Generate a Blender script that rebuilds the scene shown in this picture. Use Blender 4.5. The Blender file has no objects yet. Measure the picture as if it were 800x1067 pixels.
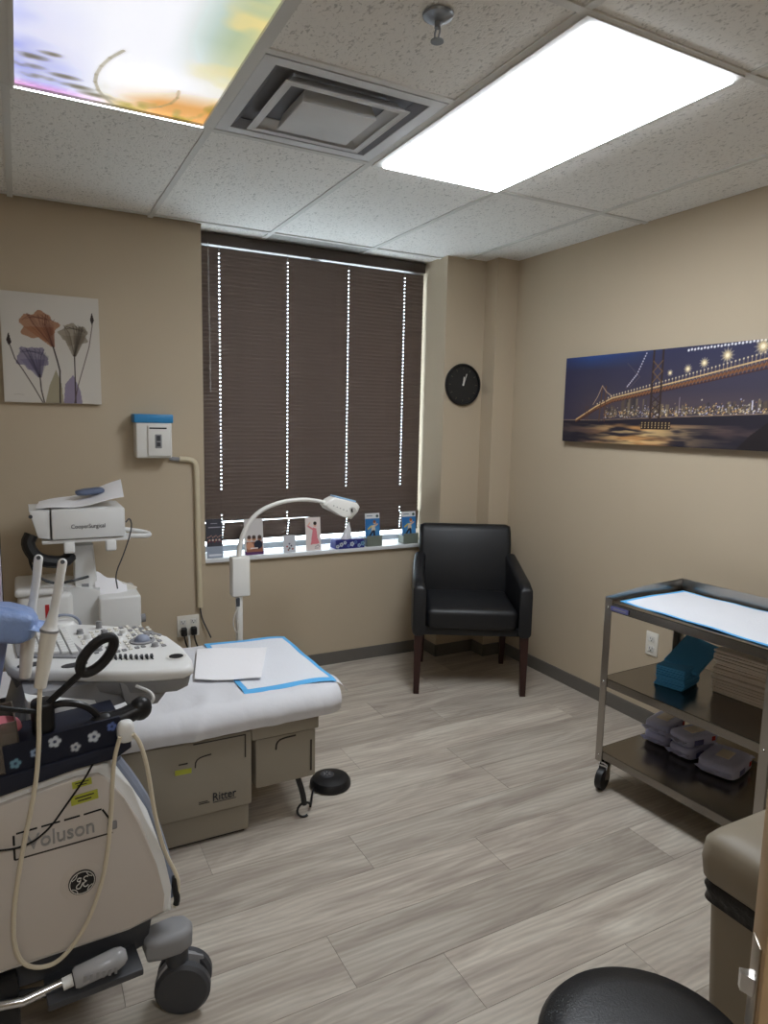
import bpy, bmesh, math, random
import numpy as np
from mathutils import Matrix, Vector, Euler
random.seed(7); RNG = np.random.default_rng(3)
PI = math.pi
COL = bpy.context.scene.collection
SC = bpy.context.scene

# ------------------------------------------------------------------ camera, world, exposure
F, YAW, PITCH, ROLL = 714.5, .488, -.133, .021
CAM = Vector((-2.725, -3.701, 1.489))
def cam_axes():
    cy, sy, cp, sp = math.cos(YAW), math.sin(YAW), math.cos(PITCH), math.sin(PITCH)
    f = Vector((sy*cp, cy*cp, sp)); r = Vector((cy, -sy, 0)); u = r.cross(f)
    c, s = math.cos(ROLL), math.sin(ROLL)
    return c*r+s*u, -s*r+c*u, f
cr, cu, cf = cam_axes()
cam = bpy.data.objects.new('camera', bpy.data.cameras.new('camera')); COL.objects.link(cam)
m3 = Matrix((cr, cu, -cf)).transposed()
cam.matrix_world = Matrix.Translation(CAM) @ m3.to_4x4()
cam.data.sensor_fit = 'HORIZONTAL'; cam.data.sensor_width = 36; cam.data.lens = F/800*36
cam.data.clip_start = .02; cam.data.clip_end = 200
SC.camera = cam
w = bpy.data.worlds.new('sky'); SC.world = w; w.use_nodes = True
wb = w.node_tree.nodes['Background']; wb.inputs[0].default_value = (.80, .90, 1, 1); wb.inputs[1].default_value = 5.0
SC.view_settings.view_transform = 'Standard'; SC.view_settings.look = 'None'
SC.view_settings.gamma = 1; SC.view_settings.use_curve_mapping = False
SC.view_settings.exposure = 1.15
PANEL = 8.5      # strength of the white ceiling panel
ART = .40       # strength of the picture panel

# ------------------------------------------------------------------ materials
def lin(c):
    c = np.asarray(c, float)/255.
    return np.where(c <= .04045, c/12.92, ((c+.055)/1.055)**2.4)
MATS = {}
def mat(name, rgb=(200,200,200), rough=.5, metal=0, noise=0, nscale=20, bump=0, bscale=60, spec=.5, trans=0, ior=1.45, emit=None, estr=0, alpha=1, stretch=None, coat=0):
    m = bpy.data.materials.new(name); m.use_nodes = True; nt = m.node_tree; b = nt.nodes['Principled BSDF']
    c = tuple(lin(rgb))+(1,)
    b.inputs['Base Color'].default_value = c; b.inputs['Roughness'].default_value = rough; b.inputs['Metallic'].default_value = metal
    b.inputs['Specular IOR Level'].default_value = spec; b.inputs['IOR'].default_value = ior
    b.inputs['Transmission Weight'].default_value = trans; b.inputs['Coat Weight'].default_value = coat
    b.inputs['Alpha'].default_value = alpha
    if emit is not None:
        b.inputs['Emission Color'].default_value = tuple(lin(emit))+(1,); b.inputs['Emission Strength'].default_value = estr
    tc = nt.nodes.new('ShaderNodeTexCoord'); mp = nt.nodes.new('ShaderNodeMapping')
    nt.links.new(tc.outputs['Object'], mp.inputs[0])
    if stretch: mp.inputs['Scale'].default_value = stretch
    if noise:
        n = nt.nodes.new('ShaderNodeTexNoise'); n.inputs['Scale'].default_value = nscale; n.inputs['Detail'].default_value = 6
        nt.links.new(mp.outputs[0], n.inputs['Vector'])
        r = nt.nodes.new('ShaderNodeMapRange'); r.inputs[3].default_value = 1-noise; r.inputs[4].default_value = 1+noise
        nt.links.new(n.outputs[0], r.inputs[0])
        mx = nt.nodes.new('ShaderNodeVectorMath'); mx.operation = 'SCALE'; mx.inputs[0].default_value = c[:3]
        nt.links.new(r.outputs[0], mx.inputs['Scale']); nt.links.new(mx.outputs[0], b.inputs['Base Color'])
    if bump:
        n = nt.nodes.new('ShaderNodeTexNoise'); n.inputs['Scale'].default_value = bscale; n.inputs['Detail'].default_value = 4
        nt.links.new(mp.outputs[0], n.inputs['Vector'])
        bp = nt.nodes.new('ShaderNodeBump'); bp.inputs['Strength'].default_value = bump; bp.inputs['Distance'].default_value = .01
        nt.links.new(n.outputs[0], bp.inputs['Height']); nt.links.new(bp.outputs[0], b.inputs['Normal'])
    MATS[name] = m
    return m
M_WALL = mat('wall_paint', (188,173,150), .75, noise=.03, nscale=3, bump=.05, bscale=250, spec=.3)
M_TEE = mat('tee_white', (214,214,210), .5)
M_BASE = mat('vinyl_base', (104,100,94), .5, noise=.05)
M_WHITE = mat('white_plastic', (222,220,214), .4, noise=.02)
M_WPLATE = mat('ivory_plate', (226,222,212), .4)
M_IVORY = mat('ivory_trunking', (206,194,166), .45)
M_BLACKP = mat('black_plastic', (22,22,24), .4)
M_DARK = mat('dark_slot', (12,12,13), .8)
M_RUBBER = mat('grey_rubber', (62,63,67), .5)
M_LEATHER = mat('black_leather', (25,26,29), .42, bump=.12, bscale=300, spec=.5)
M_LEG = mat('espresso_wood', (52,28,24), .4, noise=.2, nscale=15, stretch=(8,8,1))
M_STEEL = mat('brushed_steel', (168,163,156), .3, metal=1, noise=.05, nscale=30, stretch=(1,30,1))
M_STEELD = mat('shelf_steel', (140,135,128), .22, metal=1, noise=.08, nscale=12)
M_CHROME = mat('chrome', (210,210,212), .15, metal=1)
M_BLIND = mat('brown_slat', (96,82,74), .6, noise=.06, nscale=8)
M_BLINDRAIL = mat('brown_rail', (72,61,55), .5)
M_TABLE = mat('table_beige', (148,140,126), .5, noise=.03, nscale=6, bump=.03, bscale=300)
M_TABLED = mat('table_seam', (60,55,50), .7)
M_VINYL = mat('pale_vinyl', (196,192,188), .45)
M_PAPER = mat('exam_paper', (216,216,220), .8, bump=.15, bscale=40)
M_SHEET = mat('white_sheet', (244,243,246), .8, bump=.1, bscale=60)
M_BLUE = mat('underpad_blue', (92,176,232), .6)
M_BLUEPAD = mat('underpad_white', (226,228,234), .75, bump=.25, bscale=90)
M_GE = mat('ultrasound_shell', (196,188,180), .42, noise=.02, nscale=5)
M_GEW = mat('ultrasound_white', (226,226,224), .38)
M_GEG = mat('ultrasound_grey', (138,138,140), .5)
M_GEL = mat('ultrasound_blue_grey', (140,148,166), .45)
M_NAVY = mat('navy_fabric', (26,30,46), .7)
M_CABLE = mat('cream_cable', (208,198,176), .5)
M_TRASH = mat('bin_beige', (142,132,115), .5, noise=.03)
M_BAG = mat('black_bag', (30,27,26), .35, bump=.6, bscale=40)
M_DOOR = mat('door_tan', (176,148,112), .5, noise=.06, nscale=10, stretch=(1,1,.1))
M_BRASS = mat('satin_nickel', (170,160,146), .3, metal=1)
M_TEXT = mat('dark_print', (46,48,54), .6)
M_TEXTG = mat('grey_print', (150,148,146), .5)
M_YEL = mat('yellow_sticker', (176,180,64), .6)
M_LILAC = mat('lilac_wrap', (190,194,226), .35, bump=.4, bscale=50)
M_BLUEWRAP = mat('blue_wrap', (136,160,208), .35, bump=.5, bscale=60, noise=.25, nscale=25)
M_BLUETRAY = mat('blue_container', (132,148,190), .4)
M_DRAPE = mat('blue_drape', (72,152,208), .75, bump=.2, bscale=90)
M_TOWEL = mat('folded_towel', (226,216,206), .85, bump=.2, bscale=120)
M_BDISP = mat('blue_band', (48,132,186), .4, noise=.15, nscale=40)
M_CLEAR = mat('clear_plastic', (225,225,225), .15, trans=.8, alpha=1)
M_GLASS = mat('window_glass', (245,250,250), .02, trans=1, ior=1.1)
M_ALU = mat('window_aluminium', (170,178,186), .4)
M_SILL = mat('sill_white', (222,224,226), .4)
M_KRAFT = mat('kraft_glove_box', (120,98,76), .6, noise=.15, nscale=20)
M_PINK = mat('pink_packet', (196,110,120), .6)
M_TISSUE = mat('tissue', (240,240,244), .8)
M_ROPE = mat('off_white_cord', (196,190,180), .6)
M_RED = mat('red_label', (190,50,50), .5)
M_PURP = mat('purple_label', (98,100,152), .5)
M_EMIT = mat('light_panel', (255,255,255), .4, emit=(242,248,255), estr=PANEL)
M_VENT = mat('vent_white', (214,216,218), .5, noise=.12, nscale=7)
M_VENTD = mat('vent_duct', (138,140,146), .8)
M_SPK = mat('sprinkler_steel', (150,156,164), .35, metal=.6)

def print_mat(name, emission=0, rough=.6):
    m = bpy.data.materials.new(name); m.use_nodes = True; nt = m.node_tree; b = nt.nodes['Principled BSDF']
    a = nt.nodes.new('ShaderNodeVertexColor'); a.layer_name = 'Col'; b.inputs['Roughness'].default_value = rough
    nt.links.new(a.outputs[0], b.inputs['Base Color']); b.inputs['Specular IOR Level'].default_value = .3
    if emission:
        nt.links.new(a.outputs[0], b.inputs['Emission Color']); b.inputs['Emission Strength'].default_value = emission
        b.inputs['Base Color'].default_value = (.5,.5,.5,1)
    return m
M_PRINT = print_mat('printed_picture'); M_ARTP = print_mat('backlit_print', ART)

def plank_mat():
    m = bpy.data.materials.new('vinyl_plank'); m.use_nodes = True; nt = m.node_tree; b = nt.nodes['Principled BSDF']
    L = nt.links.new; N = nt.nodes.new
    tc = N('ShaderNodeTexCoord'); oi = N('ShaderNodeObjectInfo')
    off = N('ShaderNodeVectorMath'); off.operation = 'SCALE'; off.inputs[0].default_value = (37., 53., 11.); L(oi.outputs['Random'], off.inputs['Scale'])
    add = N('ShaderNodeVectorMath'); L(tc.outputs['Object'], add.inputs[0]); L(off.outputs[0], add.inputs[1])
    mp = N('ShaderNodeMapping'); mp.inputs['Scale'].default_value = (1.0, 6.5, 1); L(add.outputs[0], mp.inputs[0])
    n1 = N('ShaderNodeTexNoise'); n1.inputs['Scale'].default_value = 1.6; n1.inputs['Detail'].default_value = 8; n1.inputs['Roughness'].default_value = .6; n1.inputs['Distortion'].default_value = 1.2
    L(mp.outputs[0], n1.inputs['Vector'])
    mp2 = N('ShaderNodeMapping'); mp2.inputs['Scale'].default_value = (2.2, 14, 1); L(add.outputs[0], mp2.inputs[0])
    wv = N('ShaderNodeTexWave'); wv.wave_type = 'RINGS'; wv.inputs['Scale'].default_value = 1.1; wv.inputs['Distortion'].default_value = 9; wv.inputs['Detail'].default_value = 3; wv.inputs['Detail Scale'].default_value = 1.2
    L(mp2.outputs[0], wv.inputs['Vector'])
    mp3 = N('ShaderNodeMapping'); mp3.inputs['Scale'].default_value = (8, 160, 1); L(add.outputs[0], mp3.inputs[0])
    n3 = N('ShaderNodeTexNoise'); n3.inputs['Scale'].default_value = 1; n3.inputs['Detail'].default_value = 3; L(mp3.outputs[0], n3.inputs['Vector'])
    cr_ = N('ShaderNodeValToRGB'); e = cr_.color_ramp.elements
    e[0].position = .28; e[0].color = tuple(lin((152,140,130)))+(1,); e[1].position = .74; e[1].color = tuple(lin((206,199,186)))+(1,)
    k = cr_.color_ramp.elements.new(.5); k.color = tuple(lin((180,170,157)))+(1,)
    L(n1.outputs[0], cr_.inputs[0])
    # per plank brightness
    mr = N('ShaderNodeMapRange'); mr.inputs[3].default_value = .86; mr.inputs[4].default_value = 1.12; L(oi.outputs['Random'], mr.inputs[0])
    m2 = N('ShaderNodeMapRange'); m2.inputs[3].default_value = .90; m2.inputs[4].default_value = 1.05; L(wv.outputs[1], m2.inputs[0])
    m3_ = N('ShaderNodeMapRange'); m3_.inputs[3].default_value = .93; m3_.inputs[4].default_value = 1.07; L(n3.outputs[0], m3_.inputs[0])
    a1 = N('ShaderNodeMath'); a1.operation = 'MULTIPLY'; L(mr.outputs[0], a1.inputs[0]); L(m2.outputs[0], a1.inputs[1])
    a2 = N('ShaderNodeMath'); a2.operation = 'MULTIPLY'; L(a1.outputs[0], a2.inputs[0]); L(m3_.outputs[0], a2.inputs[1])
    sc = N('ShaderNodeVectorMath'); sc.operation = 'SCALE'; L(cr_.outputs[0], sc.inputs[0]); L(a2.outputs[0], sc.inputs['Scale'])
    L(sc.outputs[0], b.inputs['Base Color']); b.inputs['Roughness'].default_value = .42; b.inputs['Specular IOR Level'].default_value = .4
    bp = N('ShaderNodeBump'); bp.inputs['Strength'].default_value = .12; bp.inputs['Distance'].default_value = .003; L(n3.outputs[0], bp.inputs['Height']); L(bp.outputs[0], b.inputs['Normal'])
    return m
def tile_mat(name, rgb):
    m = bpy.data.materials.new(name); m.use_nodes = True; nt = m.node_tree; b = nt.nodes['Principled BSDF']
    L = nt.links.new; N = nt.nodes.new
    tc = N('ShaderNodeTexCoord'); mp = N('ShaderNodeMapping'); mp.inputs['Scale'].default_value = (1, .55, 1); L(tc.outputs['Object'], mp.inputs[0])
    n = N('ShaderNodeTexNoise'); n.inputs['Scale'].default_value = 120; n.inputs['Detail'].default_value = 3; n.inputs['Distortion'].default_value = .8; L(mp.outputs[0], n.inputs['Vector'])
    r = N('ShaderNodeValToRGB'); e = r.color_ramp.elements
    c = lin(rgb)
    e[0].position = .33; e[0].color = tuple(c*.66)+(1,); e[1].position = .43; e[1].color = tuple(c)+(1,)
    L(n.outputs[0], r.inputs[0]); L(r.outputs[0], b.inputs['Base Color']); b.inputs['Roughness'].default_value = .9; b.inputs['Specular IOR Level'].default_value = .1
    bp = N('ShaderNodeBump'); bp.inputs['Strength'].default_value = .45; bp.inputs['Distance'].default_value = .004; L(n.outputs[0], bp.inputs['Height']); L(bp.outputs[0], b.inputs['Normal'])
    return m
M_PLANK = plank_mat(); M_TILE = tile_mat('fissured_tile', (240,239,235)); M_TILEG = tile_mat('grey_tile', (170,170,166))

# ------------------------------------------------------------------ mesh helpers
WM = {}
class MB:
    def __init__(s): s.bm = bmesh.new()
    def _x(s, vs, mx):
        if mx is not None: bmesh.ops.transform(s.bm, matrix=mx, verts=vs)
        return s
    def box(s, c, d, rot=None, bev=0, seg=2):
        r = bmesh.ops.create_cube(s.bm, size=1); vs = r['verts']
        for v in vs: v.co = Vector((v.co.x*d[0], v.co.y*d[1], v.co.z*d[2]))
        if bev:
            es = list({e for v in vs for e in v.link_edges})
            rr = bmesh.ops.bevel(s.bm, geom=es, offset=bev, segments=seg, affect='EDGES', profile=.5)
            vs = list({v for f in rr['faces'] for v in f.verts} | {v for v in vs if v.is_valid})
        mx = Matrix.Translation(c)
        if rot is not None: mx = mx @ Euler(rot).to_matrix().to_4x4()
        bmesh.ops.transform(s.bm, matrix=mx, verts=vs); return s
    def bx(s, x0, x1, y0, y1, z0, z1, bev=0, seg=2): return s.box(((x0+x1)/2, (y0+y1)/2, (z0+z1)/2), (abs(x1-x0), abs(y1-y0), abs(z1-z0)), bev=bev, seg=seg)
    def ring_loft(s, rings, cap=True, closed=False):
        R = [[s.bm.verts.new(p) for p in r] for r in rings]; n = len(R[0])
        for a, b in zip(R, R[1:]):
            for i in range(n): s.bm.faces.new((a[i], a[(i+1) % n], b[(i+1) % n], b[i]))
        if closed:
            a, b = R[-1], R[0]
            for i in range(n): s.bm.faces.new((a[i], a[(i+1) % n], b[(i+1) % n], b[i]))
        elif cap:
            s.bm.faces.new(R[0][::-1]); s.bm.faces.new(R[-1])
        return s
    def tube(s, pts, r, n=8, smooth=0, cap=True, closed=False):
        P = [Vector(p) for p in pts]
        for _ in range(smooth):
            Q = [P[0]]
            for a, b in zip(P, P[1:]): Q += [a.lerp(b, .25), a.lerp(b, .75)]
            Q.append(P[-1]); P = Q
        rs = r if callable(r) else (lambda t: r)
        rings = []; up = Vector((0, 0, 1)); N_ = len(P); nrm = None
        for i, p in enumerate(P):
            if closed: t = P[(i+1) % N_]-P[i-1]
            else: t = P[min(i+1, N_-1)]-P[max(i-1, 0)]
            t.normalize()
            if nrm is None: nrm = t.orthogonal().normalized()
            nrm = (nrm-t*nrm.dot(t)).normalized(); bn = t.cross(nrm); rad = rs(i/(N_-1))
            rings.append([p+rad*(math.cos(2*PI*k/n)*nrm+math.sin(2*PI*k/n)*bn) for k in range(n)])
        return s.ring_loft(rings, cap, closed)
    def cyl(s, a, b, r0, r1=None, n=20):
        r1 = r0 if r1 is None else r1
        return s.tube([a, b], lambda t: r0+(r1-r0)*t, n)
    def lathe(s, prof, c=(0, 0, 0), n=32, rot=None, cap=True):
        rings = []
        E_ = Euler(rot).to_matrix() if rot is not None else Matrix.Identity(3)
        for r, z in prof: rings.append([Vector(c)+E_ @ Vector((r*math.cos(2*PI*k/n), r*math.sin(2*PI*k/n), z)) for k in range(n)])
        return s.ring_loft(rings, cap)
    def prism(s, poly, axis, a, b, bev=0, seg=2):
        # poly in the two other axes; extruded from a to b along axis
        def P(p, t):
            if axis == 'z': return (p[0], p[1], t)
            if axis == 'y': return (p[0], t, p[1])
            return (t, p[0], p[1])
        A = [s.bm.verts.new(P(p, a)) for p in poly]; B = [s.bm.verts.new(P(p, b)) for p in poly]; n = len(poly)
        fs = [s.bm.faces.new(A[::-1]), s.bm.faces.new(B)]
        for i in range(n): fs.append(s.bm.faces.new((A[i], A[(i+1) % n], B[(i+1) % n], B[i])))
        if bev:
            es = list(fs[0].edges)+list(fs[1].edges)
            bmesh.ops.bevel(s.bm, geom=es, offset=bev, segments=seg, affect='EDGES', profile=.5)
        return s
    def grid(s, f, nu, nv):
        V = [[s.bm.verts.new(f(i/nu, j/nv)) for j in range(nv+1)] for i in range(nu+1)]
        for i in range(nu):
            for j in range(nv): s.bm.faces.new((V[i][j], V[i+1][j], V[i+1][j+1], V[i][j+1]))
        return s
    def solid(s, t):
        bmesh.ops.recalc_face_normals(s.bm, faces=s.bm.faces[:])
        bmesh.ops.solidify(s.bm, geom=s.bm.faces[:], thickness=t); return s
    def sphere(s, c, r, sc=(1, 1, 1), n=16, rot=None):
        rr = bmesh.ops.create_uvsphere(s.bm, u_segments=n, v_segments=max(6, n//2), radius=r)
        mx = Matrix.Translation(c)
        if rot is not None: mx = mx @ Euler(rot).to_matrix().to_4x4()
        mx = mx @ Matrix.Diagonal((*sc, 1))
        bmesh.ops.transform(s.bm, matrix=mx, verts=rr['verts']); return s
    def pillow(s, c, d, p=.35, n=10, rot=None, wob=0):
        # soft package: superellipse-like closed shell
        vs0 = set(s.bm.verts)
        r = bmesh.ops.create_uvsphere(s.bm, u_segments=n*3, v_segments=n*2, radius=1)
        for v in r['verts']:
            q = v.co; q = Vector([math.copysign(abs(t)**p, t) for t in q])
            if wob: q += wob*Vector((math.sin(9*q.y+5*q.x), math.sin(11*q.x+4*q.z), math.sin(8*q.x+7*q.y)))
            v.co = Vector((q.x*d[0]/2, q.y*d[1]/2, q.z*d[2]/2))
        mx = Matrix.Translation(c)
        if rot is not None: mx = mx @ Euler(rot).to_matrix().to_4x4()
        bmesh.ops.transform(s.bm, matrix=mx, verts=r['verts']); return s
    def mesh(s, name, m, smooth=True, ang=35):
        bmesh.ops.recalc_face_normals(s.bm, faces=s.bm.faces[:])
        me = bpy.data.meshes.new(name); s.bm.to_mesh(me); s.bm.free()
        me.materials.append(m)
        if smooth:
            me.polygons.foreach_set('use_smooth', [True]*len(me.polygons)); me.set_sharp_from_angle(angle=math.radians(ang))
        return me
    def build(s, name, m, parent=None, world=False, smooth=True, ang=35, label=None):
        me = s.mesh(name, m, smooth, ang)
        return link(name, me, parent, world, label)
def link(name, me, parent=None, world=False, label=None):
    o = bpy.data.objects.new(name, me); COL.objects.link(o)
    if parent is not None:
        o.parent = parent; WM[o] = WM.get(parent, Matrix.Identity(4))
        if world: me.transform(WM[parent].inverted())
    if label: o['label'] = label
    return o
def tag(o, label, cat, group=None):
    o['label'] = label; o['category'] = cat
    if group: o['group'] = group
    return o
def thing(name, label, cat, loc=(0, 0, 0), rz=0, group=None):
    o = bpy.data.objects.new(name, None); COL.objects.link(o); o.empty_display_size = .05
    o.location = loc; o.rotation_euler = (0, 0, rz)
    WM[o] = Matrix.Translation(loc) @ Matrix.Rotation(rz, 4, 'Z')
    return tag(o, label, cat, group)
def struct(o): o['kind'] = 'structure'; return o
def kids(o): return [c for c in list(bpy.data.objects) if c.parent == o]
def copy_tree(o, parent=None):
    c = o.copy(); COL.objects.link(c); c.parent = parent
    if o in WM: WM[c] = WM[o]
    for ch in kids(o): copy_tree(ch, c)
    return c
def text(name, s, width, loc, rot, m, parent, height=None, world=False, depth=.0006, label=None, shear=0, off=0):
    cu_ = bpy.data.curves.new(name, 'FONT'); cu_.body = s; cu_.extrude = depth; cu_.align_x = 'CENTER'; cu_.align_y = 'CENTER'; cu_.shear = shear; cu_.offset = off; cu_.resolution_u = 3
    t = bpy.data.objects.new(name, cu_); COL.objects.link(t)
    bpy.context.view_layer.update()
    me = bpy.data.meshes.new_from_object(t.evaluated_get(bpy.context.evaluated_depsgraph_get()))
    bpy.data.objects.remove(t); bpy.data.curves.remove(cu_)
    co = np.array([v.co for v in me.vertices]); mn, mxx = co.min(0), co.max(0)
    sx = width/(mxx[0]-mn[0]); sy = (height/(mxx[1]-mn[1])) if height else sx
    c = (mn+mxx)/2
    me.transform(Matrix.Translation(loc) @ Euler(rot).to_matrix().to_4x4() @ Matrix.Diagonal((sx, sy, 1, 1)) @ Matrix.Translation((-c[0], -c[1], 0)))
    me.materials.clear(); me.materials.append(m)
    return link(name, me, parent, world, label)

# numpy painting of flat prints as vertex colours on a fine grid
def vnoise(U, V, s, seed=0, oct_=3):
    out = np.zeros_like(U); amp = 1; tot = 0
    for o in range(oct_):
        g = np.random.default_rng(seed+o).random((64, 64)); x = U*s*2**o; y = V*s*2**o
        xi = np.floor(x).astype(int); yi = np.floor(y).astype(int); fx = x-xi; fy = y-yi; fx = fx*fx*(3-2*fx); fy = fy*fy*(3-2*fy)
        q = lambda a, b: g[(xi+a) % 64, (yi+b) % 64]
        out += amp*((q(0, 0)*(1-fx)+q(1, 0)*fx)*(1-fy)+(q(0, 1)*(1-fx)+q(1, 1)*fx)*fy); tot += amp; amp *= .5
    return out/tot
class Paint:
    def __init__(s, W, H, res, bg):
        s.nu, s.nv = max(2, int(W/res)), max(2, int(H/res)); s.W, s.H = W, H
        s.U, s.V = np.meshgrid(np.linspace(0, W, s.nu), np.linspace(0, H, s.nv)); s.px = res
        s.I = np.zeros(s.U.shape+(3,)); s.I[:] = bg
    def blend(s, m, c):
        m = np.clip(m, 0, 1)[..., None]; s.I = s.I*(1-m)+np.asarray(c, float)*m; return s
    def seg(s, p, q, w, c, a=1, w2=None):
        p = np.array(p, float); q = np.array(q, float); d = q-p; L2 = max(d@d, 1e-9)
        t = np.clip(((s.U-p[0])*d[0]+(s.V-p[1])*d[1])/L2, 0, 1)
        D = np.hypot(s.U-p[0]-t*d[0], s.V-p[1]-t*d[1]); ww = w if w2 is None else w+(w2-w)*t
        return s.blend(a*np.clip((ww/2-D)/s.px+.5, 0, 1), c)
    def line(s, pts, w, c, a=1):
        for p, q in zip(pts, pts[1:]): s.seg(p, q, w, c, a)
        return s
    def disc(s, p, r, c, a=1, soft=None, sy=1):
        D = np.hypot(s.U-p[0], (s.V-p[1])/sy); k = soft or s.px
        return s.blend(a*np.clip((r-D)/k+.5, 0, 1), c)
    def pmask(s, poly):
        ins = np.zeros(s.U.shape, bool); n = len(poly)
        for i in range(n):
            x1, y1 = poly[i]; x2, y2 = poly[(i+1) % n]
            if y1 == y2: continue
            cnd = ((s.V < y1) != (s.V < y2)) & (s.U < (x2-x1)*(s.V-y1)/(y2-y1)+x1); ins ^= cnd
        return ins.astype(float)
    def poly(s, poly, c, a=1): return s.blend(a*s.pmask(poly), c)
    def rect(s, x0, x1, y0, y1, c, a=1): return s.blend(a*((s.U >= x0) & (s.U <= x1) & (s.V >= y0) & (s.V <= y1)), c)
    def mesh(s, name, m, fn):
        # fn maps U,V arrays -> (n,3)
        co = fn(s.U.ravel(), s.V.ravel()); nu, nv = s.nu, s.nv
        i = np.arange(nv-1)[:, None]*nu+np.arange(nu-1)[None]; f = np.stack([i, i+1, i+1+nu, i+nu], -1).reshape(-1, 4)
        me = bpy.data.meshes.new(name); me.vertices.add(len(co)); me.vertices.foreach_set('co', co.astype(np.float32).ravel())
        me.loops.add(f.size); me.loops.foreach_set('vertex_index', f.astype(np.int32).ravel())
        me.polygons.add(len(f)); me.polygons.foreach_set('loop_start', np.arange(0, f.size, 4, dtype=np.int32)); me.update(calc_edges=True)
        a = me.color_attributes.new('Col', 'FLOAT_COLOR', 'POINT')
        rgba = np.ones((len(co), 4), np.float32); rgba[:, :3] = lin(np.clip(s.I, 0, 255).reshape(-1, 3)); a.data.foreach_set('color', rgba.ravel())
        me.materials.append(m); return me
    def on(s, name, parent, origin, du, dv, m=None, world=False, label=None):
        o, a, b = (np.array(t, float) for t in (origin, du, dv))
        me = s.mesh(name, m or M_PRINT, lambda U, V: o+U[:, None]*a+V[:, None]*b)
        return link(name, me, parent, world, label)

# ------------------------------------------------------------------ the room
H = 2.46; XL, XR, YB, YF = -3.45, 0.0, 0.0, -4.95; XW0, XW1 = -1.858, -.435; ZS = .715
o = struct(MB().bx(XL-.1, .1, YF-.1, .3, -.08, -.0035).build('floor', M_BASE, smooth=False)); floor = o
rows = np.arange(-2.034-.206*11, .35, .206)
joints = {round(-2.034-.206, 3): -2.0, round(-2.034-.412, 3): -1.73, round(-2.034-.618, 3): -1.24, round(-2.034+.206*5, 3): -.89, round(-2.034+.206*3, 3): -1.05}
for y in rows:
    y0, y1 = max(y, YF), min(y+.206, .02)
    if y1-y0 < .01: continue
    ph = joints.get(round(y, 3), -1.22*random.random()); x = ph-1.22*4
    while x < XR:
        x0, x1 = max(x, XL), min(x+1.22, XR)
        if x1-x0 > .02:
            g = .0006; cx, cy = (x0+x1)/2, (y0+y1)/2
            p = MB().bx(x0-cx+g, x1-cx-g, y0-cy+g, y1-cy-g, -.0035, 0).build('plank', M_PLANK, floor, smooth=False); p.location = (cx, cy, 0)
        x += 1.22
ceiling = struct(MB().bx(XL-.1, .1, YF-.1, .3, H+.03, H+.08).build('ceiling', M_DARK, smooth=False))
gx = [XL, -3.328, -2.718, -2.108, -1.498, -.888, -.300, XR]; gy = [.25, -.05, -1.21, -2.35, -3.49, -4.63, YF]
for i in range(len(gx)-1):
    for j in range(len(gy)-1):
        x0, x1, y1, y0 = gx[i], gx[i+1], gy[j], gy[j+1]
        if j == 2 and i in (2, 4): continue
        if j == 4 and i == 2: y0, y1 = -4.05, -3.49
        if j == 2 and i == 3: y1 = -1.80                       # the vent fills the window end of this cell
        if j == 0:                                              # only over the window recess
            x0, x1 = max(x0, XW0), min(x1, XW1)
            if x1-x0 < .02: continue
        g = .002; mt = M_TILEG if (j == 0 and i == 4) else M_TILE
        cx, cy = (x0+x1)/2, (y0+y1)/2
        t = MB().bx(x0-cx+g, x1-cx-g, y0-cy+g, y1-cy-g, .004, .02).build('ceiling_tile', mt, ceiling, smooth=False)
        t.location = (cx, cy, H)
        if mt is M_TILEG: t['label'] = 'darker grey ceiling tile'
for x in gx[1:-1]:
    y1 = .25 if XW0 < x < XW1 else 0
    MB().bx(x-.012, x+.012, YF, y1, H-.001, H+.006).build('ceiling_tee', M_TEE, ceiling, smooth=False)
for k, y in enumerate(gy[1:-1]):
    MB().bx(XL, XR, y-.012, y+.012, H-.0016, H+.0055).build('ceiling_tee', M_TEE, ceiling, smooth=False)
MB().bx(-2.108, -1.498, -1.812, -1.788, H-.0012, H+.0058).build('ceiling_tee', M_TEE, ceiling, smooth=False)

b = MB()
b.bx(XL, XW0, 0, .28, 0, H+.03).bx(XW0, XW1, .02, .28, 0, ZS-.022).bx(XW1, 0, -.128, .28, 0, H+.03).bx(-.155, 0, -.25, -.128, 0, H+.03)
b.bx(XW0, XW1, .19, .28, 2.435, H+.03)
struct(b.build('wall_back', M_WALL, smooth=False))
struct(MB().bx(0, .1, YF, .28, 0, H+.03).build('wall_right', M_WALL, smooth=False))
struct(MB().bx(XL-.1, XL, YF, .28, 0, H+.03).build('wall_left', M_WALL, smooth=False))
struct(MB().bx(XL-.1, .1, YF-.1, YF, 0, H+.03).bx(-1.40, 0, YF, -3.97, 0, H+.03).build('wall_front', M_WALL, smooth=False))
bb = MB().bx(XW1-.008, XW1, -.136, .02, 0, .075).bx(-.163, -.155, -.258, -.128, 0, .075).bx(XL, XW0, -.008, 0, 0, .075).bx(XW0, XW1, .012, .02, 0, .075).bx(XW1-.008, -.155, -.136, -.128, 0, .075).bx(-.163, 0, -.258, -.25, 0, .075)
struct(bb.build('baseboard_back', M_BASE, smooth=False))
struct(MB().bx(-.008, 0, YF, -.258, 0, .075).build('baseboard_right', M_BASE, smooth=False))
struct(MB().bx(XW0, XW1, -.006, .19, ZS-.022, ZS, bev=.004).build('trim_1', M_SILL))
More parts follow.
